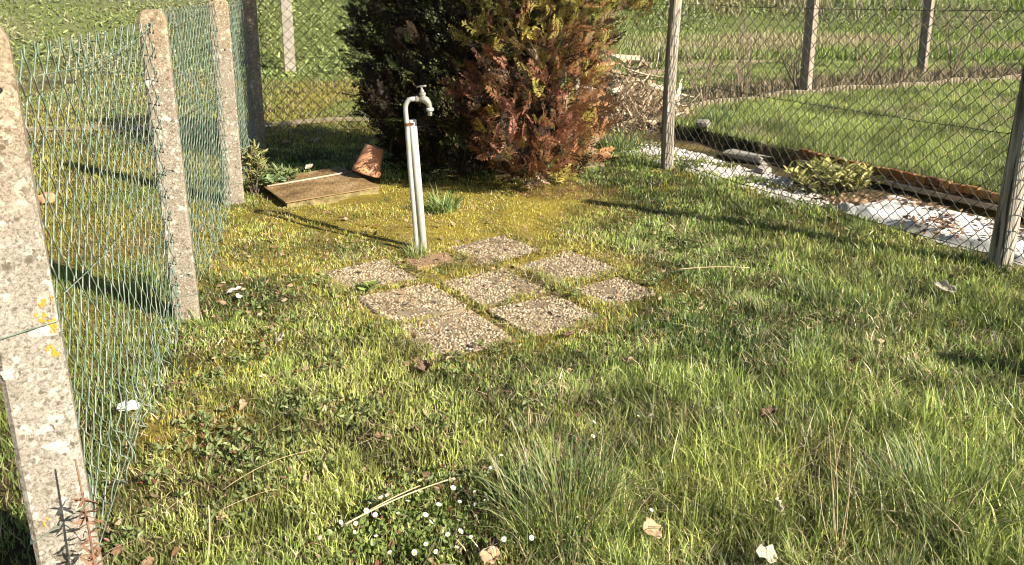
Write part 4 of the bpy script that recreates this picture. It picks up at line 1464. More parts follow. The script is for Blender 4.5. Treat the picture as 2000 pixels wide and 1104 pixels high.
def seg_stem(V0, V1, r0_, r1_, bend, name, mat, parent, label=None, cat=None, n=10, k=5):
    P = np.array([np.array(V0) + (np.array(V1) - np.array(V0)) * t for t in np.linspace(0, 1, n)])
    u = np.linspace(0, 1, n)
    P += np.outer(4 * u * (1 - u), np.array(bend))
    o_ = MB().tube(P, np.linspace(r0_, r1_, n), k).build(name, mat, parent, True)
    if label: tag(o_, label, cat)
    return o_


M['straw'] = plain_mat('straw', [(0.3, (0.38, 0.28, 0.15)), (0.7, (0.58, 0.47, 0.30))], 60, 0.7, 0.0)
M['stalk'] = plain_mat('dry_brown_stalk', [(0.3, (0.13, 0.06, 0.035)), (0.7, (0.27, 0.15, 0.09))], 60, 0.8, 0.3)
def gpt(px, py, h=0.03): 
    p = at(px, py, h); return [p[0], p[1], float(H(p[0], p[1])) + h]
seg_stem(gpt(666, 1030, .045), gpt(888, 938, .06), 0.0030, 0.0020, (0, 0, 0.012), 'dry_stick', M['straw'], None, 'long pale dry stick lying among the daisies', 'stick')
seg_stem(gpt(712, 1007, .05), gpt(820, 952, .06), 0.0024, 0.0018, (0, 0, 0.004), 'dry_stick', M['straw'], None, 'shorter thin dry stick beside the long stick among the daisies', 'stick')
seg_stem(gpt(1319, 528, .045), gpt(1464, 524, .06), 0.0034, 0.002, (0, 0, 0.01), 'dry_straw', M['straw'], None, 'pale straw lying on the lawn right of the slabs', 'straw')
seg_stem(gpt(435, 960, .04), gpt(625, 880, .06), 0.0011, 0.0007, (0.0, -0.01, 0.03), 'dry_straw', M['straw'], None, 'arching dry grass stem in the left foreground lawn, upper of the two', 'straw')
seg_stem(gpt(430, 1000, .04), gpt(545, 965, .04), 0.0010, 0.0007, (0.015, 0.02, 0.004), 'dry_straw', M['straw'], None, 'short dry grass stem low in the left foreground lawn', 'straw')
p_ = at(404, 1110); seg_stem([p_[0], p_[1], 0], [p_[0] - 0.005, p_[1] + 0.06, 0.15], 0.0032, 0.0018, (0.005, 0, 0), 'dry_stalk', M['straw'], None, 'upright pale dry stalk at the bottom left', 'stalk')
sst = thing('seed_stalks', 'group of thin upright dry seed stalks in the right foreground', 'seed stalks', (*at(1640, 1080)[:2], 0))
for (bx_, tx_, ty_) in ((1632, 1622, 800), (1638, 1664, 800), (1645, 1660, 850), (1636, 1618, 830), (1640, 1676, 900), (1628, 1600, 910)):
    b_ = at(bx_, 1085); t_ = at_depth(tx_, ty_, b_[1] + rng.uniform(-0.03, 0.06))
    seg_stem([b_[0], b_[1], 0], t_, 0.0016, 0.0009, (rng.normal(0, .01), 0, 0), 'stalk', M['straw'], sst)

# dry weed standing against the nearest concrete post
wd = thing('dry_weed', 'withered brown weed standing in front of the nearest concrete post', 'weed', (-0.95, 1.66, 0))
wb = np.array([-0.955, 1.655, 0.0])
wtop = at_depth(147, 898, 1.68)
seg_stem(wb, wtop, 0.0038, 0.0022, (0.006, 0, 0), 'stem', M['stalk'], wd, n=12)
wl = []
for k in range(75):
    t = rng.random() * 0.82
    p = wb + (wtop - wb) * t + [0.006 * math.sin(t * 3), 0, 0]
    wl.append(p)
wl = np.array(wl)
leaves('withered_leaves', wl, 0.018 + 0.022 * rng.random(len(wl)), lerp(np.array([0.16, 0.08, 0.045]), np.array([0.27, 0.17, 0.10]), rng.random(len(wl))), M['dry'], wd, -0.6, 0.22)
for k in range(8):
    t = 0.08 + 0.09 * k
    p = wb + (wtop - wb) * t
    e = p + np.array([rng.normal(0, 0.05), rng.uniform(-0.03, 0.03), -0.04 + 0.03 * rng.random()])
    seg_stem(p, e, 0.0014, 0.0008, (0, 0, 0.01), 'twig', M['stalk'], wd, n=5, k=4)


def leafy_plant(name, label, cat, cx, cy, z0, rad, h, nst, nleaf, size, cA, cB, aspect=0.32, seed=0, wide=1.0):
    root = thing(name, label, cat, (cx, cy, z0))
    st = MB(); P, D = [], []
    for i in range(nst):
        t = rng.random() * 6.28; rr = rad * math.sqrt(rng.random())
        b_ = np.array([cx + rr * 0.35 * math.cos(t) * wide, cy + rr * 0.35 * math.sin(t), z0])
        e = np.array([cx + rr * math.cos(t) * wide, cy + rr * math.sin(t), z0 + h * (1.05 - 0.5 * (rr / rad) ** 2) * rng.uniform(0.7, 1.05)])
        st.tube([b_, (b_ + e) / 2 + rng.normal(0, 0.01, 3), e], [0.004, 0.003, 0.002], 5, cap=False)
        for j in range(nleaf):
            f = 0.35 + 0.65 * rng.random() ** 0.6
            P.append(b_ + (e - b_) * f)
            a = rng.random() * 6.28
            D.append([math.cos(a), math.sin(a), 0.3 + 0.5 * f])
    st.build('stems', M['bark'], root)
    P, D = np.array(P), np.array(D)
    c_ = lerp(cA, cB, rng.random(len(P))) * (0.7 + 0.6 * rng.random(len(P)))[:, None]
    lv = leaves('foliage', P, size * (0.6 + 0.7 * rng.random(len(P))), c_, M['leaf'], root, 0.3, aspect, D)
    return root


q = at(1622, 372)
leafy_plant('low_shrub', 'low spreading shrub with narrow yellow green leaves beside the white sheet', 'shrub', q[0], q[1] + 0.05, -0.02, 0.33, 0.24, 80, 9, 0.075, np.array([0.50, 0.45, 0.15]), np.array([0.24, 0.27, 0.09]), 0.28, 1, 1.15)
leafy_plant('evergreen_plant', 'upright leafy evergreen plant behind the third concrete post', 'plant', -1.98, 6.20, 0.0, 0.10, 0.40, 14, 12, 0.075, np.array([0.14, 0.19, 0.07]), np.array([0.32, 0.29, 0.12]), 0.26, 2)
leafy_plant('evergreen_plant', 'low leafy evergreen plant against the left corner of the metal cover', 'plant', -1.84, 6.30, 0.0, 0.17, 0.17, 22, 9, 0.075, np.array([0.13, 0.20, 0.08]), np.array([0.23, 0.28, 0.11]), 0.30, 3)
q = at(720, 571); leafy_plant('weed_rosette', 'small bright green weed rosette at the front of the left slab', 'weed', q[0], q[1], float(H(q[0], q[1])) + 0.004, 0.035, 0.03, 9, 2, 0.05, np.array([0.18, 0.24, 0.06]), np.array([0.22, 0.27, 0.08]), 0.4, 4)
q = at(760, 905); 

# sorrel / plantain leaves in the left foreground
def leaf_patch(name, label, spots, n, size, cA, cB, aspect, hmax=0.04):
    X, Y = [], []
    for (px, py, r_) in spots:
        c_ = at(px, py)[:2]
        m_ = int(n * r_ * r_ / 0.05)
        # little rosettes
        for k in range(max(3, m_ // 9)):
            t = rng.random() * 6.28; rr = r_ * math.sqrt(rng.random())
            a_, b_ = c_[0] + rr * math.cos(t), c_[1] + rr * math.sin(t) * 1.0
            for j in range(9):
                X.append(a_ + rng.normal(0, 0.008)); Y.append(b_ + rng.normal(0, 0.008))
    X, Y = np.array(X), np.array(Y)
    ok = (left_n(X, Y) > 0.03) & (slab_dist(X, Y) < -0.01); X, Y = X[ok], Y[ok]
    P = np.stack([X, Y, H(X, Y) + 0.004 + hmax * rng.random(len(X))], 1)
    D = rng.normal(size=(len(X), 3)); D[:, 2] = np.abs(D[:, 2]) * 0.6 + 0.35
    c_ = lerp(cA, cB, rng.random(len(X))) * (0.7 + 0.6 * rng.random(len(X)))[:, None]
    rk = rng.random(len(X)) < 0.03; c_[rk] = np.array([0.19, 0.06, 0.045])
    bk = rng.random(len(X)) < 0.08; c_[bk] = np.array([0.20, 0.11, 0.06])
    o_ = leaves(name, P, size * (0.6 + 0.7 * rng.random(len(X))), c_, M['leaf'], None, 0.5, aspect, D)
    tag(o_, label, 'weeds', kind='stuff')


leaf_patch('broadleaf_weeds', 'patches of small broad leaved weeds in the left foreground lawn',
           [(370, 880, 0.16), (440, 910, 0.13), (440, 830, 0.10), (500, 960, 0.12), (330, 960, 0.10), (560, 800, 0.08), (620, 800, 0.10), (380, 760, 0.12), (420, 1040, 0.10), (520, 880, .12), (300, 1050, .1), (640, 720, .1), (560, 640, 0.12), (480, 700, .12), (700, 830, .12), (480, 620, .1), (600, 560, .12), (1000, 700, .09), (1250, 560, .14), (1330, 480, .15), (1450, 440, .15)] + [(rng.uniform(420, 1150), rng.uniform(560, 1000), rng.uniform(0.05, 0.12)) for _ in range(26)] + [(rng.uniform(1250, 1800), rng.uniform(430, 640), rng.uniform(0.06, 0.14)) for _ in range(10)], 430, 0.024,
           np.array([0.13, 0.18, 0.06]), np.array([0.25, 0.28, 0.11]), 0.42, 0.030)
leaf_patch('clover_and_daisy_leaves', 'bright green low leaves around the daisies in the foreground',
           [(760, 1020, 0.13), (830, 1040, 0.15), (880, 1000, 0.10), (700, 1060, 0.1), (900, 1075, .12), (800, 1090, .15)], 700, 0.020,
           np.array([0.13, 0.19, 0.045]), np.array([0.21, 0.26, 0.07]), 0.6, 0.022)

# ------------------------------------------------------------------ daisies
M['petal'] = plain_mat('daisy_petals', [(0.3, (0.74, 0.70, 0.70)), (0.7, (0.84, 0.82, 0.82))], 200, 0.7, 0)
M['petal_pink'] = plain_mat('daisy_petals_pink', [(0.3, (0.62, 0.40, 0.42)), (0.7, (0.80, 0.70, 0.70))], 150, 0.7, 0)
M['disc'] = plain_mat('daisy_disc', [(0.3, (0.62, 0.42, 0.04)), (0.7, (0.72, 0.55, 0.08))], 300, 0.8, 0.4, 0.0005)
M['stem'] = plain_mat('daisy_stem', [(0.3, (0.13, 0.18, 0.06)), (0.7, (0.20, 0.22, 0.08))], 100, 0.6, 0)
def daisy_meshes():
    pv = MB()
    for k in range(17):
        t = 2 * math.pi * k / 17 + 0.05 * math.sin(k * 7)
        d = np.array([math.cos(t), math.sin(t), 0]); nr = np.array([-d[1], d[0], 0])
        V = [d * 0.0030 - nr * 0.0007, d * 0.0030 + nr * 0.0007, d * 0.0075 + nr * 0.0014 + [0, 0, 0.0022], d * 0.0098 + [0, 0, 0.0030 + 0.0006 * (k % 3)], d * 0.0075 - nr * 0.0014 + [0, 0, 0.0022]]
        pv.add(V, [(0, 1, 2, 4), (4, 2, 3)])
    dv = MB().lathe([(0.0034, -0.0012), (0.0036, 0.0004), (0.0028, 0.0018), (0.0012, 0.0025)], (0, 0, 0), None, 10)
    sv = MB().tube([(0, 0, -0.001), (0.002, 0.001, -0.03), (0.006, 0.001, -0.075)], [0.0009, 0.0010, 0.0011], 5)
    mk = lambda m_, nm, mt: make_mesh(nm, np.concatenate(m_.v), m_.f, M[mt], None, True)
    return mk(pv, 'petals', 'petal'), mk(pv, 'petals', 'petal_pink'), mk(dv, 'disc', 'disc'), mk(sv, 'stem', 'stem')
dpet, dpink, ddisc, dstem = daisy_meshes()
DAISY = [(656, 959), (757, 968), (745, 973), (722, 983), (611, 1004), (665, 1021), (692, 1040), (627, 1051), (715, 998), (695, 1023), (733, 1006), (797, 980), (820, 961), (888, 938), (885, 954), (857, 987), (898, 981), (929, 985), (947, 977), (928, 961), (959, 914), (980, 890), (831, 1007), (841, 1021), (865, 1031), (896, 1017), (899, 1039), (875, 1045), (892, 1070), (832, 1064), (762, 1080), (809, 1080), (985, 1054), (1038, 1051), (964, 1072), (1160, 825), (1158, 853), (1273, 811), (1247, 813), (1272, 997), (735, 1048), (778, 1003), (852, 1078), (1130, 1010), (920, 1050)]
for k, (px, py) in enumerate(DAISY):
    hz = 0.055 + 0.018 * rng.random()
    p = at(px, py, hz + 0.005)
    near = px < 1100
    d = thing('daisy', 'small white daisy in the cluster beside the dark grass tussock' if near else 'small white daisy on its own in the grass right of the tussock', 'daisy', p, 'daisies in the cluster' if near else 'scattered daisies on the right')
    d.rotation_euler = (rng.normal(0.15, 0.3), rng.normal(0.25, 0.3), rng.random() * 6.28)
    d.scale = (rng.uniform(0.55, 0.95),) * 3
    for me in ((dpink if k % 6 == 1 else dpet), ddisc, dstem):
        link(bpy.data.objects.new(me.name.split('.')[0], me), d)

# ------------------------------------------------------------------ dead leaves, single ones
M['leaf_pale'] = plain_mat('bleached_leaf', [(0.3, (0.33, 0.28, 0.20)), (0.7, (0.50, 0.45, 0.36))], 70, 0.8, 0.4, 0.002)
M['leaf_white'] = plain_mat('papery_white_leaf', [(0.3, (0.46, 0.43, 0.37)), (0.7, (0.60, 0.57, 0.51))], 70, 0.8, 0.4, 0.002)
M['leaf_tan'] = plain_mat('tan_leaf', [(0.3, (0.27, 0.18, 0.10)), (0.7, (0.42, 0.31, 0.19))], 70, 0.8, 0.4, 0.002)
M['leaf_brown'] = plain_mat('brown_leaf', [(0.3, (0.07, 0.045, 0.03)), (0.7, (0.20, 0.13, 0.09))], 70, 0.85, 0.4, 0.002)


def dead_leaf(px, py, size, mat, label, seed, h=0.03, asp=0.62, curl=0.5, tilt=None):
    rg = np.random.default_rng(seed)
    p = at(px, py, h)
    nu, nv = 9, 7
    V = []
    for i in range(nu):
        u = i / (nu - 1)
        w_ = asp * 0.5 * math.sin(math.pi * min(1, u * 0.94 + 0.05)) ** 0.6 * (1 + 0.22 * rg.normal())
        for j in range(nv):
            v = j / (nv - 1) * 2 - 1
            V.append([(u - 0.5), v * w_ + 0.03 * rg.normal() * abs(v), curl * (0.35 * v * v * w_ * 2 + 0.25 * (u - 0.5) ** 2) + 0.055 * rg.normal() + 0.03 * abs(v) ** 0.5])
    V = np.array(V) * size
    R_ = euler(*(rg.normal(0, 0.35, 2) if tilt is None else tilt), rg.random() * 6.28)
    F = [(i * nv + j, i * nv + j + 1, (i + 1) * nv + j + 1, (i + 1) * nv + j) for i in range(nu - 1) for j in range(nv - 1)]
    o_ = obj('dead_leaf', V @ R_.T + p, F, M[mat], None, smooth_faces=True)
    o_.data.materials[0] = M[mat]
    mod = o_.modifiers.new('thickness', 'SOLIDIFY'); mod.thickness = 0.0012
    tag(o_, label, 'leaf')
    return o_


dead_leaf(457, 568, 0.075, 'leaf_white', 'white papery dead leaf in the grass right of the second concrete post', 1, 0.04, 0.5, 0.5, (0.5, 0.2))
dead_leaf(466, 580, 0.05, 'leaf_white', 'smaller white leaf scrap just below the white papery leaf', 2, 0.035, 0.6, 0.5, (0.4, 0))
dead_leaf(248, 795, 0.085, 'leaf_white', 'pale leaf caught at the bottom of the green mesh', 3, 0.06, 0.6, 0.8, (1.0, 0.3))
dead_leaf(548, 660, 0.065, 'leaf_pale', 'pale dead leaf in the lawn left of the frontmost slab', 4, 0.03, 0.45, 0.5)
dead_leaf(1845, 562, 0.105, 'leaf_pale', 'pale curled dead leaf in the grass in front of the thick wooden post', 5, 0.05, 0.5, 0.8)
dead_leaf(1274, 1036, 0.060, 'leaf_tan', 'tan dead leaf in the grass right of the dark tussock', 6, 0.06, 0.85, 0.6, (0.5, 0.1))
dead_leaf(1495, 1086, 0.060, 'leaf_pale', 'large pale dead leaf at the bottom edge on the right', 7, 0.06, 0.75, 1.0, (0.5, 0.4))
dead_leaf(1517, 992, 0.07, 'leaf_pale', 'narrow pale leaf standing up in the right foreground grass', 8, 0.06, 0.35, 1.0, (0.2, 1.2))
dead_leaf(957, 1088, 0.055, 'leaf_tan', 'tan dead leaf at the bottom edge below the daisies', 9, 0.05, 0.85, 0.6, (0.4, 0))
dead_leaf(968, 1066, 0.06, 'leaf_brown', 'brown curled leaf below the daisies beside the dark tussock', 10, 0.05, 0.6, 0.9)
dead_leaf(830, 718, 0.058, 'leaf_brown', 'dark brown curled leaf in front of the frontmost slab', 11, 0.03, 0.7, 1.3)
dead_leaf(875, 702, 0.06, 'leaf_tan', 'small tan leaf in front of the frontmost slab', 12, 0.03, 0.5, 0.8)
dead_leaf(1502, 808, 0.06, 'leaf_brown', 'small brown leaf in the right hand lawn', 13, 0.06, 0.6, 0.8)
dead_leaf(1222, 705, 0.06, 'leaf_tan', 'small tan leaf in the lawn right of the front slabs', 14, 0.05, 0.4, 0.8)
dead_leaf(607, 278, 0.10, 'leaf_tan', 'pale brown leaf in the shade before the back fence, left of a pair', 15, 0.05, 0.7, 0.8)
dead_leaf(621, 276, 0.10, 'leaf_pale', 'pale leaf in the shade before the back fence, right of a pair', 16, 0.06, 0.7, 0.8)
dead_leaf(559, 278, 0.09, 'leaf_tan', 'pale leaf standing in the shade near the corner post', 17, 0.06, 0.4, 0.8, (1.2, 0.2))
dead_leaf(606, 328, 0.08, 'leaf_pale', 'crumpled pale leaf behind the metal cover', 18, 0.05, 0.8, 1.2)
dead_leaf(505, 320, 0.12, 'leaf_brown', 'brown curled leaf beside the evergreen plant', 19, 0.04, 0.5, 0.8)
dead_leaf(1110, 655, 0.07, 'leaf_brown', 'brown scrap of leaf in the lawn in front of the right slabs', 20, 0.03, 0.6, 1.0)
dead_leaf(600, 935, 0.045, 'leaf_tan', 'small tan leaf among the left foreground weeds', 21, 0.03, 0.6, 0.8)
dead_leaf(440, 1012, 0.05, 'leaf_tan', 'pale brown leaf at the bottom left of the lawn', 22, 0.03, 0.6, 0.8)
dead_leaf(1620, 428, 0.09, 'leaf_brown', 'brown leaf below the yellow green shrub', 23, 0.03, 0.5, 0.8)
# scattered small leaf scraps nobody would count
n = 900
x = -1.6 + rng.random(n) ** 1.5 * 4.2; y = 1.9 + rng.random(n) * 3.6
k = (left_n(x, y) > 0.05); x, y = x[k], y[k]
P = np.stack([x, y, H(x, y) + 0.016 + 0.01 * rng.random(len(x))], 1)
D = rng.normal(size=(len(x), 3)); D[:, 2] *= 0.2
o = leaves('leaf_scraps', P, 0.014 + 0.028 * rng.random(len(x)), lerp(np.array([0.45, 0.34, 0.22]), np.array([0.15, 0.075, 0.04]), rng.random(len(x))), M['dry'], None, 0.1, 0.55, D)
tag(o, 'small brown leaf scraps scattered through the lawn', 'leaf litter', kind='stuff')

# ------------------------------------------------------------------ strip behind the right fence: sheet, gravel, stones, edging
nu, nv = 110, 40
V = []
for i in range(nu):
    s = -2.2 + 3.55 * i / (nu - 1)
    for j in range(nv):
        nn_ = 0.16 + 0.64 * j / (nv - 1)
        s2 = s + 0.10 * (noise(i * 0.15, j * 0.3, 1, 3) - 0.5)
        p = wsn(s2, nn_ + 0.10 * (noise(s * 2, 0.5, 1, 4) - 0.5) + 0.05 * (noise(s * 9, nn_ * 3, 1, 6) - 0.5))
        zz_ = 0.030 + 0.050 * fnoise(s * 2.2 + nn_ * 1.4, nn_ * 5 - s, 2.1, 7) + 0.030 * np.abs(noise(s * 7 + nn_ * 5, nn_ * 9, 1, 9) - 0.5) * 2
        ed_ = float(smooth(0, 0.10, min(j, nv - 1 - j) / (nv - 1)) * smooth(0, 0.03, min(i, nu - 1 - i) / (nu - 1)))
        V.append([p[0], p[1], float(H(p[0], p[1])) + 0.004 + (zz_ - 0.012) * ed_ * 0.85])
F = [(i * nv + j, i * nv + j + 1, (i + 1) * nv + j + 1, (i + 1) * nv + j) for i in range(nu - 1) for j in range(nv - 1)]
sheet = obj('fleece_sheet', V, F, M['fleece'], None, smooth_faces=True)
tag(sheet, 'crumpled white garden fleece lying between right fence and orange edging', 'garden fleece')
# leaf litter on the sheet
n = 1500
s = -1.2 + rng.random(n) * 2.7; nn_ = 0.12 + rng.random(n) * 0.6
k = rng.random(n) < smooth(0.42, 0.62, fnoise(s, nn_, 2.5, 161)) + 0.08
s, nn_ = s[k], nn_[k]
p = WP2[None] + RD[None] * s[:, None] + RN[None] * nn_[:, None]
P = np.column_stack([p, H(p[:, 0], p[:, 1]) + 0.058 + 0.012 * rng.random(len(s))])
D = rng.normal(size=(len(s), 3)); D[:, 2] *= 0.15
o = leaves('leaf_litter', P, 0.015 + 0.045 * rng.random(len(s)), lerp(np.array([0.40, 0.27, 0.16]), np.array([0.12, 0.065, 0.045]), rng.random(len(s))), M['dry'], None, 0.05, 0.45, D)
tag(o, 'brown leaf litter lying on the white garden fleece', 'leaf litter', kind='stuff')

# white gravel
n = 5200
s = 1.35 + rng.random(n) * 2.7; nn_ = 0.06 + rng.random(n) * 0.58
k = (nn_ < 0.30 + 0.5 * smooth(1.4, 3.2, s) + 0.2 * fnoise(s, nn_, 3, 5)) & (rng.random(n) < 0.12 + 0.88 * smooth(0.42, 0.56, fnoise(s, nn_, 3.1, 171)))
s, nn_ = s[k], nn_[k]
n = len(s)
p = WP2[None] + RD[None] * s[:, None] + RN[None] * nn_[:, None]
ico = np.array([[1, 0, 0], [0.3, 0.9, 0.1], [-0.8, 0.55, 0], [-0.8, -0.6, 0.05], [0.3, -0.95, 0], [0.35, 0.3, 0.8], [-0.35, 0.0, 0.85], [0.2, -0.4, 0.75]])
icf = np.array([[0, 1, 5], [1, 2, 5], [2, 6, 5], [2, 3, 6], [3, 4, 7], [3, 7, 6], [4, 0, 7], [0, 5, 7], [5, 6, 7]])
sz = 0.009 + 0.012 * rng.random(n)
th = rng.random(n) * 6.28
V = np.zeros((n, 8, 3))
jit = 1 + 0.25 * rng.normal(size=(n, 8))
bx_ = ico[None, :, 0] * sz[:, None] * jit; by_ = ico[None, :, 1] * sz[:, None] * 0.75 * jit
V[:, :, 0] = p[:, 0:1] + bx_ * np.cos(th)[:, None] - by_ * np.sin(th)[:, None]
V[:, :, 1] = p[:, 1:2] + bx_ * np.sin(th)[:, None] + by_ * np.cos(th)[:, None]
V[:, :, 2] = H(p[:, 0], p[:, 1])[:, None] + 0.004 + ico[None, :, 2] * sz[:, None] * 0.8
c = lerp(np.array([0.60, 0.58, 0.54]), np.array([0.34, 0.305, 0.25]), rng.random(n) ** 2) 
c[rng.random(n) < 0.06] = np.array([0.22, 0.13, 0.08])
FF = (np.arange(n) * 8)[:, None, None] + icf[None]
o = obj('white_gravel', V.reshape(-1, 3), FF.reshape(-1, 3), M['pebble'], None, np.repeat(c, 8, axis=0))
tag(o, 'white gravel behind the slim wooden post', 'gravel', kind='stuff')


def rock(name, label, px, py, half, seed, z=0.04, rz=0.0, mat='stone'):
    rg = np.random.default_rng(seed)
    m_ = MB(); m_.box((0, 0, 0), half, None, None, min(half) * 0.55)
    V = np.concatenate(m_.v)
    V = V * (1 + 0.16 * rg.normal(size=V.shape))
    p = at(px, py, z)
    o_ = obj(name, V @ rotz(rz).T + np.array([p[0], p[1], float(H(p[0], p[1])) + z]), m_.f, M[mat])
    tag(o_, label, 'stone')
    return o_


ang_r = math.atan2(RD[1], RD[0])
rock('grey_stone', 'long pale grey stone lying behind the white gravel', 1455, 305, (0.20, 0.060, 0.035), 3, 0.045, ang_r + 0.15)
rock('grey_stone', 'small upright grey stone at the far end of the gravel strip', 1372, 268, (0.07, 0.05, 0.04), 4, 0.05, ang_r)
rock('grey_stone', 'grey stone between gravel and yellow green shrub', 1490, 330, (0.07, 0.05, 0.03), 5, 0.03, 0.4)
rock('brick_fragment', 'reddish brick fragment in the grass beyond the nearest mesh', 92, 388, (0.05, 0.035, 0.04), 6, 0.05, 0.4, 'terracotta')

# orange-brown edging blocks, two courses, in front of the raised lawn
ed = thing('lawn_edging', 'low orange brown block edging holding up the neighbouring lawn', 'edging', (*wsn(1.0, EDGE_N), 0))
s = -2.6
bm_cache = []
for k in range(6):
    m_ = MB()
    wl_ = [0.105, 0.12, 0.09, 0.11, 0.10, 0.115][k]
    base_c = [(0.27, 0.125, 0.045), (0.20, 0.085, 0.032), (0.31, 0.17, 0.065), (0.14, 0.065, 0.03), (0.25, 0.13, 0.05), (0.29, 0.14, 0.045)][k]
    m_.box((0, 0, 0), (wl_ / 2 - 0.003, 0.022, 0.0295), None, base_c, 0.006)
    bm_cache.append((wl_, make_mesh('block', np.concatenate(m_.v), m_.f, M['brick_col'], np.concatenate(m_.c))))
eloc = np.array(world_loc(ed))
for row in range(2):
    s = -2.6 + (0.05 if row else 0)
    i = row
    while s < 2.5:
        wl_, me = bm_cache[(i * 7 + row * 2 + (i // 3)) % 6]
        p = wsn(s + wl_ / 2, EDGE_N + (0.004 if row else 0.0) + rng.normal(0, 0.005))
        b_ = bpy.data.objects.new('block', me); link(b_, ed)
        b_.location = Vector((p[0], p[1], 0.065 + row * 0.064 + 0.030 * (noise(s * 1.3, 1, 1, 2) - 0.5) + rng.normal(0, 0.0025) * row)) - Vector(eloc)
        b_.rotation_euler = (0, rng.normal(0, 0.02), ang_r + rng.normal(0, 0.03))
        s += wl_; i += 1
s = -2.6
while s < 2.0:
    L_ = 0.85 + 0.3 * rng.random()
    p = wsn(s + L_ / 2, EDGE_N - 0.055)
    m_ = MB(); m_.box((0, 0, 0), (L_ / 2 - 0.006, 0.020, 0.020), None, None, 0.005)
    b_ = bpy.data.objects.new('base_board', make_mesh('base_board', np.concatenate(m_.v), m_.f, M['kerb_wood'])); link(b_, ed)
    b_.location = Vector((p[0], p[1], 0.060)) - Vector(eloc); b_.rotation_euler = (0.1, rng.normal(0, 0.01), ang_r + rng.normal(0, 0.01))
    s += L_

# ------------------------------------------------------------------ neighbour's bed: log-roll border, bare twigs, square posts
br = thing('log_roll_border', 'low border of upright half round logs along the far flower bed', 'border', (*at(1570, 186, STEP)[:2], STEP))
bl0 = np.array(world_loc(br))
lm = []
for k in range(3):
    m_ = MB()
    m_.lathe([(0.034, -0.1), (0.034, 0.090), (0.030, 0.098)], (0, 0, 0), None, 8, [(0.27, 0.225, 0.15), (0.20, 0.165, 0.105), (0.34, 0.29, 0.20)][k])
    lm.append(make_mesh('log', np.concatenate(m_.v), m_.f, M['dry'], np.concatenate(m_.c), True))
a_ = at(1350, 203, STEP)[:2]; b_ = at(2060, 152, STEP)[:2]
Lb = np.linalg.norm(b_ - a_); nb_ = int(Lb / 0.066)
for i in range(min(nb_, 300)):
    t = i / nb_
    p = a_ + (b_ - a_) * t + np.array([0.0, 0.06 * math.sin(t * 22)])
    o_ = bpy.data.objects.new('log', lm[(i * 7 + i // 4) % 3]); link(o_, br)
    o_.location = Vector((p[0], p[1], float(H(p[0], p[1])) + 0.012 * math.sin(i * 0.35) - 0.015)) - Vector(bl0)


def square_post(px, py, label, w=0.10, h=1.75, z=STEP, lean=(0, 0), mat='square_wood', rz=0.55):
    p = at(px, py, z)
    zz_ = float(H(p[0], p[1]))
    m_ = MB(); m_.box((0, 0, h / 2 - 0.15), (w / 2, w / 2, h / 2 + 0.15), None, None, 0.006)
    V = np.concatenate(m_.v); V[:, 0] += lean[0] * V[:, 2]; V[:, 1] += lean[1] * V[:, 2]
    o_ = obj('fence_post', V @ rotz(rz).T + np.array([p[0], p[1], zz_]), m_.f, M[mat])
    tag(o_, label, 'post')
    return o_


square_post(1572, 184, 'square brown wooden post standing in the far flower bed, nearer of two', 0.125, 1.9, lean=(0.015, 0), rz=0.75)
square_post(1800, 140, 'square brown wooden post standing in the far flower bed, farther of two', 0.135, 1.9, rz=0.75)
square_post(567, 143, 'pale concrete post standing before the green bank', 0.20, 1.9, 0, mat='concrete_far', rz=0.3)
square_post(1776, 44, 'distant grey post at the field edge, left of a pair', 0.30, 2.4, STEP, rz=0.6)
square_post(1965, 50, 'distant grey post at the field edge beside the thick wooden post', 0.30, 2.4, STEP, rz=0.6)


def bare_shrub(px, py, label, h, nst, seed, z=STEP, col='dry', spread=0.35):
    rg = np.random.default_rng(seed)
    p = at(px, py, z)
    p[2] = float(H(p[0], p[1]))
    m_ = MB()
    for i in range(nst):
        t = rg.random() * 6.28
        e = p + np.array([math.cos(t) * spread * rg.random(), math.sin(t) * spread * rg.random(), h * rg.uniform(0.55, 1.0)])
        b0 = p + np.array([rg.normal(0, 0.03), rg.normal(0, 0.03), 0])
        mid = (b0 + e) / 2 + rg.normal(0, 0.05, 3)
        cc_ = np.array([0.34, 0.27, 0.19]) * rg.uniform(0.7, 1.3)
        m_.tube([b0, mid, e], [0.010, 0.008, 0.004], 5, cc_)
        for j in range(rg.integers(2, 5)):
            f = rg.uniform(0.35, 0.9)
            q0 = b0 + (e - b0) * f
            q1 = q0 + np.array([rg.normal(0, 0.16), rg.normal(0, 0.12), rg.uniform(0.08, 0.3)])
            m_.tube([q0, q1], [0.005, 0.0025], 4, cc_)
    o_ = m_.build('bare_shrub', M['dry'])
    tag(o_, label, 'shrub')


bare_shrub(1555, 182, 'bare pale stems at the foot of the nearer square wooden post', 0.75, 9, 1)
bare_shrub(1445, 190, 'bare upright twigs in the far bed, right of the slim wooden post', 1.15, 8, 2, spread=0.5)
bare_shrub(1375, 196, 'bare twigs directly right of the slim wooden post', 0.95, 10, 3, spread=0.55)
bare_shrub(1690, 165, 'bare grey twigs in the far bed between the square posts, left', 0.9, 9, 4, spread=0.6)
bare_shrub(1762, 160, 'bare thin stems in the far bed, just left of the farther square post', 1.2, 6, 5)
bare_shrub(1862, 150, 'branching bare shrub in the far bed right of the farther square post', 1.3, 10, 6, spread=0.7)
bare_shrub(1905, 146, 'tall single bare stem in the far bed near the thick wooden post', 1.5, 3, 7, spread=0.4)
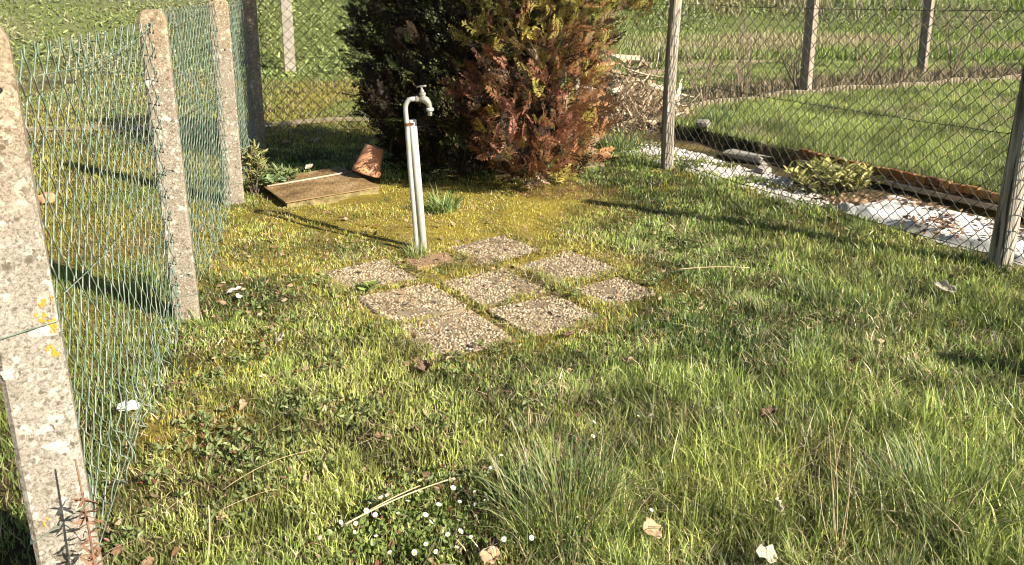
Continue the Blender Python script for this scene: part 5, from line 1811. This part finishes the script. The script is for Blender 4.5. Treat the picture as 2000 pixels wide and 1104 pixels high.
# dry undergrowth in the bed
n = 5200
u = rng.random(n)
x = a_[0] + (b_[0] - a_[0]) * u - 0.2 + 0.5 * rng.random(n); y = bed_line(x) + 0.05 + 1.5 * rng.random(n)
cc = lerp(np.array([0.30, 0.235, 0.16]), np.array([0.17, 0.155, 0.09]), rng.random(n)) * (0.6 + 0.7 * rng.random(n))[:, None]
o = blades('bed_undergrowth', x, y, 0.04 + 0.20 * rng.random(n) ** 2.2, 0.010 + 0.010 * rng.random(n), np.clip(np.abs(rng.normal(0.6, 0.4, n)), 0, 1.5), cc, segs=2, mat=M['dry'])
tag(o, 'brown dry undergrowth in the far flower bed behind the log border', 'undergrowth', kind='stuff')

# ------------------------------------------------------------------ heap of dry stalks
hp0 = at(1232, 232, 0.0); hpc = np.array([hp0[0] - 0.04, hp0[1] - 0.55])
hp = thing('stalk_heap', 'heap of bleached dry stalks and strap leaves between conifer and slim wooden post', 'stalk heap', (*hpc, 0))
hl = np.array(world_loc(hp))
stm = []
for k in range(10):
    L_ = 0.24 + 0.035 * k
    nseg = 6
    ww = 0.013 + 0.0065 * (k % 5)
    V, F = [], []
    kink = [0.0, 0.9, 0.0, 1.4, 0.3, 0.0, 1.1, 0.2, 0.6, 0.0][k]
    pos = np.array([0.0, 0, 0]); ang = -kink / 2
    for i in range(nseg + 1):
        f = i / nseg
        wv = ww * (1 - 0.75 * f ** 2)
        V += [pos + [0, -wv, 0.004 * (i % 2)], pos + [0, wv, 0.0], pos + [0, 0, -0.006 - 0.3 * wv]]
        pos = pos + np.array([math.cos(ang), 0, math.sin(ang)]) * L_ / nseg
        ang += 0.06
        if i == 3: ang += kink
    for i in range(nseg):
        for j in range(3):
            F.append((i * 3 + j, i * 3 + (j + 1) % 3, (i + 1) * 3 + (j + 1) % 3, (i + 1) * 3 + j))
    F += [(2, 1, 0), (nseg * 3, nseg * 3 + 1, nseg * 3 + 2)]
    cc_ = [np.array([0.62, 0.52, 0.37]), np.array([0.68, 0.60, 0.46]), np.array([0.55, 0.44, 0.29]), np.array([0.34, 0.23, 0.14])][k % 4]
    stm.append(make_mesh('stalk', np.array(V), F, M['dry'], np.tile(cc_, (len(V), 1))))
for i in range(298):
    t = rng.random() * 6.28; rr = math.sqrt(rng.random())
    hx, hy = 0.60 * rr * math.cos(t), 0.40 * rr * math.sin(t)
    hh = 0.80 * (1 - rr ** 2.2) * (0.6 + 0.7 * noise(hx * 4 + 3, hy * 4, 1, 2))
    o_ = bpy.data.objects.new('stalk', stm[rng.integers(0, 10)]); link(o_, hp)
    o_.location = (hx - 0.12 * rng.random(), hy, hh * rng.uniform(0.3, 1.0) + 0.02)
    o_.rotation_euler = (rng.normal(0, 0.9), rng.normal(-0.05, 0.38), rng.random() * 6.28)
    o_.scale = (rng.uniform(0.6, 1.05), rng.uniform(0.5, 1.0), rng.uniform(0.6, 1.1))
# dark core of the heap
core = MB()
core.lathe([(0.56, 0.0), (0.52, 0.15), (0.38, 0.34), (0.14, 0.46), (0.02, 0.48)], (hpc[0], hpc[1], -0.02), np.diag([1.0, 0.62, 1.0]), 20, (0.22, 0.16, 0.10))
core.build('rotted_core', M['soil'], hp, True)
n = 3200
t = rng.random(n) * 6.28; rr = np.sqrt(rng.random(n))
x = hpc[0] + 0.80 * rr * np.cos(t) - 0.05; y = hpc[1] - 0.12 + 0.46 * rr * np.sin(t)
zz = 0.02 + 0.55 * np.clip(1 - rr ** 1.5, 0, 1) * rng.random(n)
o = blades('stalk_debris', x, y, 0.08 + 0.20 * rng.random(n), 0.010 + 0.012 * rng.random(n), np.clip(rng.normal(1.25, 0.35, n), 0, 1.57), lerp(np.array([0.64, 0.54, 0.39]), np.array([0.30, 0.20, 0.12]), rng.random(n)), z=zz, mat=M['dry'], parent=hp)
o['kind'] = 'stuff'
